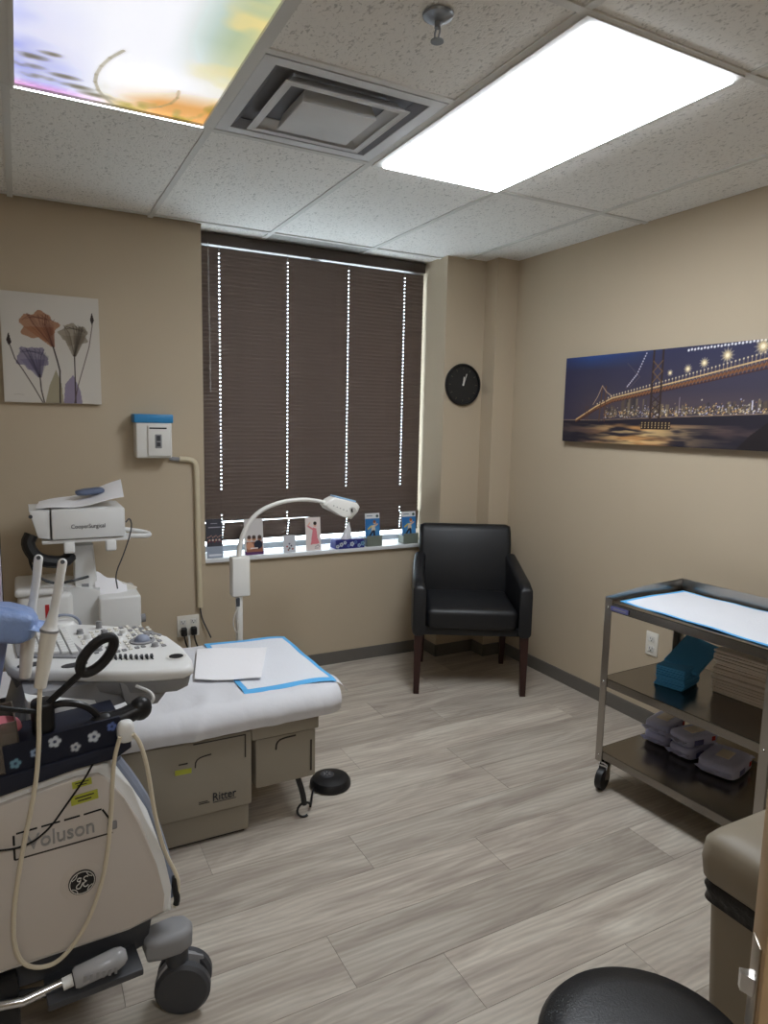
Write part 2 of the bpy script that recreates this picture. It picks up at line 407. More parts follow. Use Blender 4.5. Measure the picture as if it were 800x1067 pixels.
# window
wn = MB()
wn.bx(XW0, XW1, .19, .24, ZS-.0, ZS+.035).bx(XW0, XW1, .19, .24, 2.39, 2.435).bx(XW0, XW0+.045, .19, .24, ZS+.035, 2.39).bx(XW1-.045, XW1, .19, .24, ZS+.035, 2.39).bx(-1.17, -1.12, .195, .235, ZS+.035, 2.39)
win = struct(wn.build('window_1', M_ALU, smooth=False))
for x0, x1 in ((XW0+.045, -1.17), (-1.12, XW1-.045)):
    MB().bx(x0, x1, .212, .216, ZS+.035, 2.39).build('pane', M_GLASS, win, smooth=False)
# door leaf standing open beside the camera
HX, HY = -1.42, -3.915; QX, QY = -2.074, -3.318
ddx, ddy = QX-HX, QY-HY; DL = math.hypot(ddx, ddy); DA = math.atan2(ddy, ddx)
dr = struct(MB().bx(0, DL, -.0225, .0225, .01, 2.05, bev=.003).build('door_1', M_DOOR)); dr.location = (HX, HY, 0); dr.rotation_euler = (0, 0, DA); WM[dr] = Matrix.Translation((HX, HY, 0)) @ Matrix.Rotation(DA, 4, 'Z')
MB().bx(DL-.001, DL+.002, -.013, .013, .86, .965, bev=.001).build('latch_plate', M_BRASS, dr)
MB().prism([(DL, -.008), (DL+.013, -.008), (DL+.013, 0), (DL, .008)], 'z', .905, .925).build('latch_bolt', M_CHROME, dr)
for s_ in (1, -1):
    MB().cyl((DL-.07, s_*.022, .915), (DL-.07, s_*.032, .915), .032, n=28).build('rose', M_BRASS, dr)
    MB().tube([(DL-.07, s_*.03, .915), (DL-.07, s_*.065, .915), (DL-.09, s_*.07, .915), (DL-.19, s_*.07, .915)], .009, 10, 2).build('door_handle', M_BRASS, dr)
b = MB()
for z0 in (.2, 1.0, 1.8): b.cyl((-.0, -.03, z0), (0, -.03, z0+.09), .008, n=10)
b.build('hinge', M_BRASS, dr)
struct(MB().bx(-1.43, -1.40, -4.05, -3.93, 0, 2.1).bx(-1.40, -1.34, -3.97, -3.955, 0, 2.1).build('trim_2', M_DOOR, smooth=False))

# ------------------------------------------------------------------ ceiling fixtures
def panel(name, label, x0, x1, y0, y1, face, paint=None):
    t = thing(name, label, 'ceiling light', ((x0+x1)/2, (y0+y1)/2, H), 0)
    f = MB(); w_ = .022; wl, wr = (.034, .015) if name and x0 > -2 else (.012, .015)
    f.bx(x0-wl, x0, y0-w_, y1+w_, H-.006, H+.02).bx(x1, x1+wr, y0-w_, y1+w_, H-.006, H+.02).bx(x0, x1, y0-w_, y0, H-.006, H+.02).bx(x0, x1, y1, y1+w_, H-.006, H+.02)
    f.build('frame', M_TEE, t, True, smooth=False)
    return t
t = panel('ceiling_light', 'bright white rectangular troffer light panel glaring in the ceiling on the right', -1.452, -.915, -2.325, -1.235, M_EMIT)
MB().bx(-1.452, -.915, -2.325, -1.235, H-.016, H+.012, bev=.004).build('diffuser', M_EMIT, t, True)
t = panel('ceiling_light', 'added unseen square fill light panel in the ceiling behind the camera', -2.694, -2.135, -4.605, -4.08, M_EMIT)  # added lamp out of view, brightens the sides facing the camera
MB().bx(-2.694, -2.135, -4.605, -4.08, H-.016, H+.012, bev=.004).build('diffuser', M_EMIT, t, True)
t = panel('ceiling_light', 'ceiling light panel with a backlit cloudy sky and orange landscape print', -2.694, -2.135, -2.325, -1.235, None)
MB().bx(-2.694, -2.135, -2.325, -1.235, H+.012, H+.02).build('backing', M_WHITE, t, True, smooth=False)
P = Paint(.559, 1.09, .004, (238,240,248)); U, V = P.U, P.V
nz = vnoise(U, V, 6, 5); nz2 = vnoise(U, V*.6, 14, 9)
P.blend(np.clip((.22-U)/.2, 0, 1)*np.clip((.62-V)/.5, 0, 1)*1.0, (138,146,226))
P.blend(np.clip((nz-.45)*4, 0, 1)*np.clip((.45-U)/.3, 0, 1)*.6, (236,236,246))
P.blend(np.clip((U-.36)/.15, 0, 1)*np.clip((V-.28)/.25, 0, 1)*.85, (140,170,150))
P.blend(np.clip((U-.45)/.1, 0, 1)*np.clip((V-.15)/.25, 0, 1)*.6, (206,200,140))
P.blend(np.clip((.19-V+.1*(U-.2))/.12, 0, 1)*np.clip((U-.25)/.15, 0, 1), (214,158,88))
P.blend(np.clip((nz2-.5)*6, 0, 1)*np.clip((U-.22)/.1, 0, 1)*np.clip((.2-V)/.1, 0, 1)*.8, (150,134,50))
P.blend(np.clip((nz-.52)*6, 0, 1)*np.clip((U-.4)/.1, 0, 1)*.6, (240,214,140))
P.blend(np.clip((.05-V)/.04, 0, 1)*np.clip((.3-U)/.2, 0, 1)*.7, (190,120,170))
for (u, v, r) in ((.03,.14,.05),(.06,.08,.05),(.13,.12,.045),(.17,.07,.05),(.22,.04,.05),(.10,.24,.04),(.04,.2,.05)):
    m_ = np.clip(1.3-np.hypot((U-u)/r, (V-v)/(r*.35)), 0, 1)*np.clip((nz2-.35)*5, 0, 1); P.blend(m_*.75, (92,84,60))
pts = [(.275,.0), (.245,.04), (.225,.08), (.212,.13), (.210,.18), (.218,.24), (.235,.30), (.262,.36)]; P.line(pts, .012, (150,142,120), .7)
P.disc((.33,.22), .09, (255,255,255), .7, .1)
P.line([(.38,.03), (.41,.06), (.435,.10), (.445,.15), (.44,.2)], .010, (150,130,90), .5)
MB().bx(-2.694, -2.135, -1.235, -1.2285, H-.0075, H-.0062).build('light_leak_strip', M_EMIT, t, True, smooth=False)  # emissive strip stands in for light leaking along the panel edge
P.on('backlit_print', t, (-2.694, -1.235, H+.003), (1, 0, 0), (0, -1, 0), M_ARTP, True)
# stepped air diffuser
t = thing('air_vent', 'stepped square white supply air diffuser with dark gaps in the ceiling', 'vent', (-1.803, -1.505, H))
cx, cy = -1.803, -1.505
def sqring(h0, z0, h1, z1): # frustum ring
    b = MB(); R = []
    for h, z in ((h0, z0), (h1, z1)): R.append([b.bm.verts.new((cx+sx*h, cy+sy*h*.94, z)) for sx, sy in ((-1,-1),(1,-1),(1,1),(-1,1))])
    for i in range(4): b.bm.faces.new((R[0][i], R[0][(i+1) % 4], R[1][(i+1) % 4], R[1][i]))
    return b.solid(.003)
MB().bx(cx-.292, cx+.292, cy-.275, cy+.275, H+.028, H+.0295).build('duct_throat', M_VENTD, t, True, smooth=False)
b = MB()
for a, c_ in ((.292, .25),):
    b.bx(cx-a, cx-c_, cy-a*.94, cy+a*.94, H-.001, H+.004).bx(cx+c_, cx+a, cy-a*.94, cy+a*.94, H-.001, H+.004).bx(cx-c_, cx+c_, cy-a*.94, cy-c_*.94, H-.001, H+.004).bx(cx-c_, cx+c_, cy+c_*.94, cy+a*.94, H-.001, H+.004)
b.build('flange', M_VENT, t, True, smooth=False)
sqring(.25, H+.003, .225, H+.026).build('outer_skirt', M_VENTD, t, True, smooth=False)  # skirt takes the darker duct grey
sqring(.20, H-.012, .165, H+.022).build('cone', M_VENT, t, True, smooth=False)
b = MB(); b.bx(cx-.205, cx+.205, cy-.193, cy-.17, H-.014, H-.011).bx(cx-.205, cx+.205, cy+.17, cy+.193, H-.014, H-.011).bx(cx-.205, cx-.18, cy-.17, cy+.17, H-.014, H-.011).bx(cx+.18, cx+.205, cy-.17, cy+.17, H-.014, H-.011)
b.build('louver', M_VENT, t, True, smooth=False)
sqring(.125, H-.022, .11, H+.02).build('cone', M_VENT, t, True, smooth=False)
MB().bx(cx-.125, cx+.125, cy-.118, cy+.118, H-.026, H-.022, bev=.001).build('plaque', M_VENT, t, True)
# sprinkler
t = thing('fire_sprinkler', 'small metal fire sprinkler head hanging from the ceiling', 'sprinkler', (-1.79, -2.163, H))
MB().lathe([(.038, H+.0), (.036, H-.006), (.02, H-.014), (.012, H-.016)], (-1.79, -2.163, 0), 24).build('escutcheon', M_SPK, t, True)
b = MB().cyl((-1.79, -2.163, H-.014), (-1.79, -2.163, H-.03), .008, n=12)
for s_ in (1, -1): b.tube([(-1.79, -2.163+s_*.006, H-.028), (-1.79, -2.163+s_*.014, H-.04), (-1.79, -2.163+s_*.003, H-.058)], .0025, 6, 1)
b.build('frame_arms', M_SPK, t, True)
MB().cyl((-1.79, -2.163, H-.058), (-1.79, -2.163, H-.061), .016, n=20).build('deflector', M_SPK, t, True)

# ------------------------------------------------------------------ window blind
bx0, bx1 = XW0+.012, XW1-.016; BY = .125
t = thing('window_blind', 'dark brown closed venetian blind hanging in the window recess', 'blind', ((bx0+bx1)/2, BY, 0.8))
MB().bx(bx0, bx1, BY-.025, BY+.025, 2.398, 2.458, bev=.002).build('headrail', M_BLINDRAIL, t, True)
LX = [-1.735, -1.345, -.965, -.585]
def slat_mesh(holes=True):
    xs = [bx0]
    for l in LX: xs += [l-.0036, l+.0036]
    xs.append(bx1); b = MB(); prof = [(-.0045, .0122), (-.0048, .0066), (-.0026, 0), (.0012, -.0066), (.0062, -.0122)]
    V = [[b.bm.verts.new((x, BY+p[0], p[1])) for p in prof] for x in xs]
    for i in range(len(xs)-1):
        for j in range(4):
            if i % 2 == 1 and j == 1 and holes: continue
            b.bm.faces.new((V[i][j], V[i+1][j], V[i+1][j+1], V[i][j+1]))
    b.solid(.0006); me = b.mesh('slat', M_BLIND, True, 60); me.transform(WM[t].inverted()); return me
sm = slat_mesh(); sm2 = slat_mesh(False)
pitch = .0212; z = 2.376; zs = []
while z > .905: zs.append(z); z -= pitch
for k, z in enumerate(zs):
    o = link('slat', sm2 if abs(z-1.03) < .05 or 1.0 > z > .95 else sm, t); o.location = (0, 0, z)
# the lowest slats hang askew: a wedge of daylight opens on the left
zb = zs[-1]-.0232
for k in range(6):
    o = link('slat', sm, t); o.location = (0, 0, zb-k*.0165); o.rotation_euler = (0, -.013+(.0022*k), 0)
MB().bx(bx0, bx1, BY-.012, BY+.012, .792, .806, bev=.003).build('bottom_rail', M_BLINDRAIL, t, True)
for l in LX:
    MB().cyl((l-.006, BY-.012, .80), (l-.006, BY-.012, 2.40), .0007, n=5).build('ladder_cord', M_BLINDRAIL, t, True)
MB().cyl((-1.80, BY-.035, 2.40), (-1.795, BY-.035, 1.62), .004, n=8).build('tilt_wand', M_CLEAR, t, True)
# ------------------------------------------------------------------ things on the sill
def card(name, label, cat, x0, x1, h, y, paint, lean=.12, group=None):
    t = thing(name, label, cat, ((x0+x1)/2, y, ZS+.001), 0, group); w_ = x1-x0
    c, s_ = math.cos(lean), math.sin(lean)
    b = MB().box((0, h/2*s_, h/2*c+.001), (w_, .002, h), rot=(-lean, 0, 0)); b.build('card', M_WHITE, t)
    foot = MB().box((0, h/2*s_+.035*c, h*.3), (w_*.5, .0015, h*.62), rot=(lean*2.2, 0, 0)); foot.build('easel_back', M_WHITE, t)
    p = Paint(w_, h, .0022, (230,230,232)); paint(p, w_, h)
    p.on('cover', t, (-w_/2, -.0018*c, .001), (1, 0, 0), (0, s_, c))
    return t
def p_dark(p, w_, h):
    p.rect(0, w_, 0, h, (66,66,74)); p.rect(0, w_, 0, h*.3, (150,160,176)); p.rect(w_*.12, w_*.9, h*.05, h*.1, (210,214,222))
    for i in range(9): p.disc((w_*(.1+.1*i), h*(.42+.04*(i % 2))), w_*.06, ((120,60,60),(196,160,140),(90,50,70),(210,190,180))[i % 4])
    for i in range(9): p.disc((w_*(.1+.1*i), h*(.53+.02*(i % 3))), w_*.035, (196,150,130))
    p.rect(w_*.15, w_*.9, h*.78, h*.80, (170,170,180)); p.rect(w_*.3, w_*.7, h*.88, h*.895, (180,180,190))
def p_people(p, w_, h):
    p.rect(0, w_, 0, h, (206,202,200)); p.rect(0, w_, 0, h*.1, (92,56,100))
    p.rect(w_*.1, w_*.95, h*.08, h*.36, (150,96,76))
    for x, c in ((.25, (220,170,140)), (.5, (190,140,110)), (.8, (160,110,90))): p.disc((w_*x, h*.44), w_*.11, c); p.disc((w_*x, h*.49), w_*.1, (50,36,32), .8)
    p.disc((w_*.72, h*.28), w_*.22, (40,44,60)); p.disc((w_*.28, h*.25), w_*.2, (206,150,120)); p.rect(w_*.3, w_*.7, h*.17, h*.2, (230,220,216))
def p_small(p, w_, h):
    p.rect(0, w_, 0, h, (196,198,204))
    for x, y, c in ((.3,.35,(170,70,70)),(.5,.25,(60,60,70)),(.65,.38,(60,60,80)),(.4,.15,(120,60,60)),(.75,.2,(150,60,60)),(.5,.5,(80,80,100))): p.disc((w_*x, h*y), w_*.07, c)
def p_pink(p, w_, h):
    p.rect(0, w_, 0, h, (226,214,210)); pk = (222,130,140)
    p.poly([(w_*.35,h*.3),(w_*.8,h*.3),(w_*.72,h*.66),(w_*.5,h*.7)], pk); p.poly([(w_*.3,h*.18),(w_*.9,h*.2),(w_*.8,h*.36),(w_*.4,h*.36)], pk)
    p.seg((w_*.55,h*.62), (w_*.15,h*.75), w_*.1, pk); p.seg((w_*.15,h*.75), (w_*.3,h*.84), w_*.08, (226,180,160))
    p.disc((w_*.64,h*.76), w_*.1, (220,176,156)); p.disc((w_*.64,h*.82), w_*.11, (40,30,30))
    p.line([(w_*.6,h*.1),(w_*.8,h*.16),(w_*.9,h*.1)], w_*.04, (150,140,150)); p.rect(w_*.55, w_*.85, h*.05, h*.08, (160,150,160))
def p_blue(p, w_, h):
    p.rect(0, w_, 0, h, (50,116,180)); p.rect(0, w_, h*.84, h, (222,224,226)); p.rect(w_*.1, w_*.5, h*.9, h*.94, (140,150,160)); p.disc((w_*.84,h*.91), w_*.09, (60,80,80))
    p.disc((w_*.55,h*.45), w_*.4, (92,160,210), .6, w_*.3)
    p.poly([(w_*.4,h*.42),(w_*.7,h*.44),(w_*.66,h*.64),(w_*.45,h*.62)], (206,200,180))
    p.seg((w_*.5,h*.44), (w_*.3,h*.3), w_*.12, (40,44,64)); p.seg((w_*.6,h*.44), (w_*.62,h*.2), w_*.14, (40,44,64)); p.seg((w_*.42,h*.6), (w_*.2,h*.52), w_*.09, (216,190,90))
    p.seg((w_*.66,h*.6), (w_*.85,h*.66), w_*.08, (220,180,150)); p.disc((w_*.66,h*.7), w_*.1, (222,176,140)); p.disc((w_*.64,h*.74), w_*.09, (150,90,50))
    p.rect(w_*.1, w_*.9, h*.03, h*.12, (190,214,230))
card('brochure_stand', 'dark brochure card with a group photo, leftmost on the window sill', 'brochure', -1.846, -1.757, .215, .012, p_dark)
card('brochure_stand', 'brochure card with a purple base showing a family, behind the lamp gooseneck', 'brochure', -1.632, -1.522, .205, .018, p_people)
card('appointment_card', 'small pale card with tiny dark prints on the sill', 'card', -1.405, -1.332, .10, .012, p_small)
card('brochure_stand', 'white brochure card with a woman in pink on the sill', 'brochure', -1.263, -1.168, .195, .02, p_pink)
def holder_card(label, x0, x1, y):
    t = card('brochure_stand', label, 'brochure', x0, x1, .20, y, p_blue, .1)
    w_ = x1-x0
    MB().bx(-w_/2-.003, w_/2+.003, -.022, -.019, 0, .065).bx(-w_/2-.003, w_/2+.003, -.022, .05, 0, .003).bx(-w_/2-.003, -w_/2, -.022, .05, 0, .05).bx(w_/2, w_/2+.003, -.022, .05, 0, .05).build('holder', mat('grey_green_holder', (120,128,118), .3), t, smooth=False)
holder_card('blue brochure with a leaping figure in a grey-green holder, right of the tissue box', -.865, -.765, .035)
holder_card('blue brochure with a leaping figure in a grey-green holder, next to the black chair', -.605, -.505, .035)
def flowers(p, w_, h, n, seed, r0=.012):
    rr = random.Random(seed)
    for i in range(n):
        cx_, cy_ = w_*(i+.5)/n, h*(.3+.4*((i*7) % 3)/2); r = r0*rr.uniform(.8, 1.2); c = rr.choice(((196,204,214),(150,170,200),(110,150,170),(186,190,196),(90,110,170)))
        for k in range(5): p.disc((cx_+r*.6*math.cos(k*1.257), cy_+r*.6*math.sin(k*1.257)), r*.42, c)
        p.disc((cx_, cy_), r*.25, (50,60,90))
def tissue_box(label, loc, rz, d, seed, tissue, n, r0, base=(36,42,96)):
    t = thing('tissue_box', label, 'tissue box', loc, rz)
    MB().box((0, 0, d[2]/2), d, bev=.002).build('carton', mat('tissue_carton', base, .5), t)
    p = Paint(d[0], d[2], .0022, base); flowers(p, d[0], d[2], n, seed, r0); p.on('floral_print', t, (-d[0]/2, -d[1]/2-.0008, 0), (1, 0, 0), (0, 0, 1))
    if tissue:
        R = [(.034,.012,0),(.026,.016,.03),(.018,.008,.06),(.006,.010,.09),(.001,.002,.105)]
        rings = []
        for k, (a, b_, z) in enumerate(R): rings.append([Vector((a*math.cos(q)*(1+.25*math.sin(3*q+k)) + .008*k*.6-.01, b_*math.sin(q)*(1+.4*math.cos(4*q+k)), d[2]-.002+z)) for q in np.linspace(0, 2*PI, 25)[:-1]])
        MB().ring_loft(rings).build('tissue', M_TISSUE, t, ang=60)
    return t
tissue_box('navy flowered tissue box with a white tissue standing up, on the window sill', (-.985, .045, ZS+.001), 0, (.19, .085, .052), 4, True, 8, .013, (44,48,120))

# ------------------------------------------------------------------ on the walls
# flower canvas
t = thing('flower_canvas', 'square white canvas with three translucent roses on the left wall', 'picture', (-2.57, 0, 1.79))
MB().bx(-2.78, -2.362, -.03, -.0005, 1.538, 2.04).build('canvas', M_WHITE, t, True, smooth=False)
P = Paint(.418, .502, .0025, (206,200,190)); U, V = P.U, P.V
P.blend(.25*vnoise(U, V, 4, 2), (176,172,166))
def rose(c, r, col, dark, base, seed):
    rr = random.Random(seed); outline = []
    for i in range(40):
        a = 2*PI*i/40; q = r*(1+.12*math.sin(5*a+seed)+.08*math.sin(9*a)); outline.append((c[0]+q*math.cos(a)*1.05, c[1]+q*math.sin(a)*.85))
    P.poly(outline, col, .75)
    P.poly([(c[0]-r*.85, c[1]-r*.1), (c[0]+r*.85, c[1]-r*.05), (base[0]+.008, base[1]), (base[0]-.008, base[1])], col, .7)
    for k in range(7):
        a = rr.uniform(-.8, .8); p0 = (c[0]+r*a, c[1]+r*rr.uniform(.1, .8)); P.poly([p0, (p0[0]+r*.35, p0[1]-r*.25), (base[0]+.006, base[1]), (base[0]-.006, base[1])], dark, .16)
        P.line([(c[0]+r*a, c[1]+r*.7), (c[0]+r*a*.6+.006, c[1]+r*.1), base], .003, dark, .5)
        P.line([(c[0]-r*.9+k*r*.2, c[1]+r*(.3+.08*k)), (c[0]-r*.5+k*r*.22, c[1]+r*.62-k*.004), (c[0]+k*r*.15, c[1]+r*.45)], .0028, dark, .45)
rose((.068+.055, .205), .062, (112,104,128), (52,48,66), (.151, .117), 3)
rose((.305, .325), .058, (134,122,104), (60,52,42), (.304, .224), 5)
rose((.155, .355), .075, (150,98,66), (82,44,34), (.213, .262), 1)
P.poly([(.17,.0),(.19,.08),(.221,.157),(.243,.09),(.25,.0)], (146,136,108), .8); P.poly([(.25,.0),(.258,.09),(.295,.136),(.325,.06),(.332,.0)], (124,112,140), .8)
dk = (48,36,34)
P.line([(.213,.262),(.228,.2),(.238,.152),(.236,.08),(.234,0)], .006, dk); P.line([(.304,.23),(.303,.1),(.302,0)], .005, dk); P.line([(.151,.13),(.155,.06),(.166,0)], .005, dk)
P.line([(.032,.262),(.05,.2),(.081,.15),(.125,.07),(.16,0)], .004, dk); P.line([(.388,.38),(.37,.272),(.34,.17),(.317,.093),(.296,0)], .0035, (90,76,72))
P.poly([(.029,.32),(.018,.28),(.028,.258),(.04,.27)], dk); P.poly([(.387,.437),(.378,.40),(.386,.375),(.396,.40)], dk)
P.line([(.04,.035),(.06,.038),(.08,.034)], .002, (150,140,130), .6)
P.on('print', t, (-2.78, -.0308, 1.538), (1, 0, 0), (0, 0, 1), None, True)
# bridge canvas
t = thing('bridge_canvas', 'wide canvas of a lit suspension bridge at night on the right wall', 'picture', (0, -1.42, 1.63))
MB().bx(-.035, -.0005, -2.09, -.748, 1.395, 1.848).build('canvas', M_BLACKP, t, True, smooth=False)
P = Paint(1.342, .453, .003, (72,64,74)); U, V = P.U, P.V
P.blend(np.clip((V-.18)/.3, 0, 1), (52,54,84)); P.blend(np.clip((V-.38)/.07, 0, 1)*np.clip((.7-U)/.5, 0, 1), (50,78,136))
P.blend(np.clip(.6-abs(V-.2)/.1, 0, 1)*.5*np.clip(U/.4, 0, 1), (96,78,80)); P.blend(np.clip((.18-U)/.18, 0, 1)*.5, (50,48,78))
shore = .115+.034*U/1.18
P.blend((V < shore), (40,36,46)); nz = vnoise(U*.35, V*2.2, 14, 3); nz2 = vnoise(U*.3, V*3, 22, 8)
P.blend((V < .1)*np.clip((nz-.42)*5, 0, 1)*np.exp(-((U-.5)/.25)**2)*.95, (222,160,88)); P.blend((V < .1)*np.clip((nz2-.5)*6, 0, 1)*np.exp(-((U-.55)/.3)**2)*.8, (246,206,140))
P.blend((V < .1)*np.clip((nz-.5)*5, 0, 1)*.35, (130,100,90))
rr = random.Random(5)
for i in range(150):
    u = .31+rr.random()*1.0; hh = .02+.055*math.exp(-((u-.5)/.13)**2)*rr.random()*1.4+.03*rr.random(); s0 = .125+.034*u/1.18; ww = rr.uniform(.006, .018)
    P.rect(u, u+ww, s0, s0+hh, rr.choice(((92,80,70),(74,64,62),(120,106,86),(60,54,58))), .8)
for i in range(520):
    u = .30+rr.random()*1.02; s0 = .12+.034*u/1.18; P.disc((u, s0+abs(rr.gauss(0, .024))), rr.choice((.0016,.002,.003)), rr.choice(((255,226,160),(255,246,220),(246,190,110),(220,220,255))), .85)
P.line([(.0,.117),(.285,.119),(.716,.136),(1.34,.158)], .003, (240,200,150), .6); P.seg((.761,.15), (.761,.226), .003, (150,140,150))
P.seg((1.121,.17), (1.121,.2), .005, (240,240,255))
deck = [(.10,.112),(.24,.178),(.351,.219),(.593,.258),(.89,.306),(1.165,.352),(1.342,.384)]
P.line([(a, b_) for a, b_ in deck], .012, (110,74,50)); P.line([(a, b_+.008+.012*a) for a, b_ in deck], .006, (246,206,140), .9)
P.line([(a, b_-.004-.012*a) for a, b_ in deck], .005, (70,44,36))
for i in range(60):
    u = .25+i*.0185
    v = np.interp(u, [p[0] for p in deck], [p[1] for p in deck]); s0 = .006+.014*u
    P.seg((u, v-s0*.6), (u+.009, v+s0*.6), .0022, (190,130,80), .8); P.seg((u+.009, v+s0*.6), (u+.018, v-s0*.6), .0022, (160,100,64), .7)
    P.seg((u, v+.01), (u, v+.012+.03*u), .0018, (236,206,150), .8); P.disc((u, v+.014+.03*u), .0035, (255,238,196), .95)
tw = (58,44,40)
for u in (.598, .652): P.seg((u, .12), (u, .453), .011, tw)
for a, b_ in ((.13,.165),(.165,.2),(.2,.24),(.30,.35),(.35,.40)):
    P.seg((.598,a), (.652,b_), .0045, (120,92,60) if a > .28 else tw); P.seg((.652,a), (.598,b_), .0045, (120,92,60) if a > .28 else tw)
P.rect(.545, .722, .078, .115, (44,34,34))
for i in range(9):
    for v in (.086,.097,.108): P.disc((.553+i*.02, v), .003, (255,220,150), .9)
for u in (.268,.305): P.seg((u, .113), (u-.0+.01*(u < .29), .292), .007, (90,64,50))
for u in (.17, .185): P.seg((u, .116), (u, .19), .004, (90,64,50))
for a, b_ in (((.553,.44),(.502,.343)),((.502,.343),(.438,.279))):
    P.seg(a, b_, .003, (150,130,120), .7)
    for k in range(8): P.disc((a[0]+(b_[0]-a[0])*k/8, a[1]+(b_[1]-a[1])*k/8), .0035, (240,240,255), .9)
P.line([(.279,.295),(.31,.262),(.35,.24)], .003, (220,190,150)); P.line([(.279,.295),(.25,.24),(.22,.2)], .003, (220,190,150)); P.line([(.438,.40),(.52,.33),(.46,.28)], .002, (150,130,110), .5)
for i in range(34):
    u = .79+i*.0165; v = .436+.0006*i; P.disc((u, v+.002*(i % 2)), .0055, (250,250,255), .95)
for (u, v, r) in ((.697,.34,.010),(.793,.353,.014),(.876,.375,.016),(.987,.400,.022),(1.145,.425,.026)):
    P.disc((u, v), r*.9, (255,226,160), .8, r*.8); P.disc((u, v), r*.35, (255,252,236))
    for k in range(6): P.seg((u-r*1.5*math.cos(k*PI/6), v-r*1.5*math.sin(k*PI/6)), (u+r*1.5*math.cos(k*PI/6), v+r*1.5*math.sin(k*PI/6)), .0018, (255,240,200), .7)
P.poly([(1.06,0),(1.12,.06),(1.2,.12),(1.28,.17),(1.342,.2),(1.342,0)], (34,28,30), .95)
P.on('print', t, (-.0358, -.748, 1.395), (0, -1, 0), (0, 0, 1), None, True)
# clock
ck = Vector((-.305, -.128, 1.715))
t = thing('wall_clock', 'round black wall clock with white hands beside the window', 'clock', ck)
MB().lathe([(.118, 0), (.126, -.004), (.128, -.016), (.122, -.026), (.114, -.024), (.112, -.012)], (0, 0, 0), 48, rot=(-PI/2, 0, 0)).build('rim', M_BLACKP, t)
MB().cyl((0, -.010, 0), (0, -.013, 0), .113, n=48).build('dial', mat('dial_dark', (38,38,38), .5), t)
b = MB()
for k in range(12): a = k*PI/6; b.box((.096*math.sin(a), -.0145, .096*math.cos(a)), (.004, .002, .014), rot=(0, a, 0))
b.build('hour_marks', mat('marks_grey', (86,84,70), .5), t, smooth=False)
MB().box((.012, -.0165, .03), (.005, .002, .075), rot=(0, .32, 0)).build('minute_hand', M_WHITE, t, smooth=False)
MB().box((.003, -.0155, .02), (.007, .002, .055), rot=(0, .10, 0)).build('hour_hand', M_WHITE, t, smooth=False)
MB().cyl((0, -.014, 0), (0, -.019, 0), .006, n=16).build('hub', M_WHITE, t)
# dispenser
t = thing('wall_dispenser', 'white wall-mounted dispenser box with a blue translucent top', 'dispenser', (-2.125, 0, 1.27))
MB().bx(-2.215, -2.040, -.095, -.0005, 1.275, 1.455, bev=.01, seg=3).build('housing', M_WHITE, t, True)
MB().bx(-2.222, -2.033, -.10, -.0005, 1.452, 1.495, bev=.005).build('blue_top', M_BDISP, t, True)
MB().bx(-2.160, -2.050, -.104, -.094, 1.285, 1.44, bev=.006).build('front_door', M_WHITE, t, True)
MB().bx(-2.152, -2.068, -.1055, -.103, 1.422, 1.429).build('slot', M_DARK, t, True, smooth=False)
MB().bx(-2.125, -2.093, -.107, -.103, 1.325, 1.395, bev=.003).build('window', M_GEG, t, True)
MB().bx(-2.118, -2.100, -.109, -.106, 1.335, 1.355).bx(-2.118, -2.100, -.109, -.106, 1.362, 1.388).build('button', M_RUBBER, t, True)
# conduit
t = thing('cable_trunking', 'cream surface cable duct running down from the wall dispenser', 'cable duct', (-1.895, 0, .8))
MB().tube([(-2.04, -.012, 1.268), (-1.985, -.012, 1.262)], .011, 10).build('nozzle', M_GEG, t, True)
MB().tube([(-1.99, -.015, 1.265), (-1.93, -.015, 1.262), (-1.907, -.015, 1.245), (-1.902, -.015, 1.20), (-1.900, -.015, .95), (-1.895, -.015, .455)], .0145, 12, 2).build('duct', M_IVORY, t, True)
MB().tube([(-1.893, -.012, .455), (-1.885, -.012, .39), (-1.86, -.02, .33), (-1.84, -.03, .28)], .004, 8, 2).build('cord', M_RUBBER, t, True)
def outlet(name, label, loc, rz, wide):
    t = thing(name, label, 'outlet', loc, rz); w_ = .118 if wide else .072
    MB().box((0, -.003, 0), (w_, .006, .118), bev=.002).build('cover_plate', M_WPLATE, t)
    for gx_ in ((-.028, .028) if wide else (0,)):
        for z in (-.024, .024):
            rc = MB().box((gx_, -.007, z), (.034, .003, .028), bev=.004).build('receptacle', M_WHITE, t)
            b = MB()
            for sx_ in (-.007, .007): b.box((gx_+sx_, -.0088, z+.003), (.0022, .001, .009))
            b.cyl((gx_, -.008, z-.008), (gx_, -.0093, z-.008), .003, n=8); b.build('slot', M_DARK, rc, smooth=False)
    return t
outlet('wall_outlet', 'white double outlet plate with black plugs, low on the left wall', (-1.957, 0, .355), 0, True)
for x, l in ((-1.985, 'black power plug in the left side of the double wall outlet'), (-1.932, 'black power plug in the right side of the double wall outlet')):
    t = thing('power_plug', l, 'plug', (x, -.009, .33))
    MB().box((0, -.017, 0), (.032, .032, .046), bev=.008, seg=3).build('plug_body', M_BLACKP, t)
    MB().tube([(0, -.025, -.02), (.004, -.04, -.06), (.03, -.05, -.12), (.02, -.05, -.25), (0, -.05, -.32)], .0045, 8, 2).build('cord', M_BLACKP, t)
outlet('wall_outlet', 'white single outlet plate low on the right wall behind the steel cart', (0, -1.43, .42), -PI/2, False)
t = thing('power_adapter', 'white power cord hanging from the wall outlet behind the exam table', 'cord', (-1.9585, -.01, .30))
MB().tube([(0, -.005, .0), (0, -.03, -.02), (-.005, -.04, -.15), (-.01, -.04, -.28)], .006, 8, 2).build('cord', M_WHITE, t)

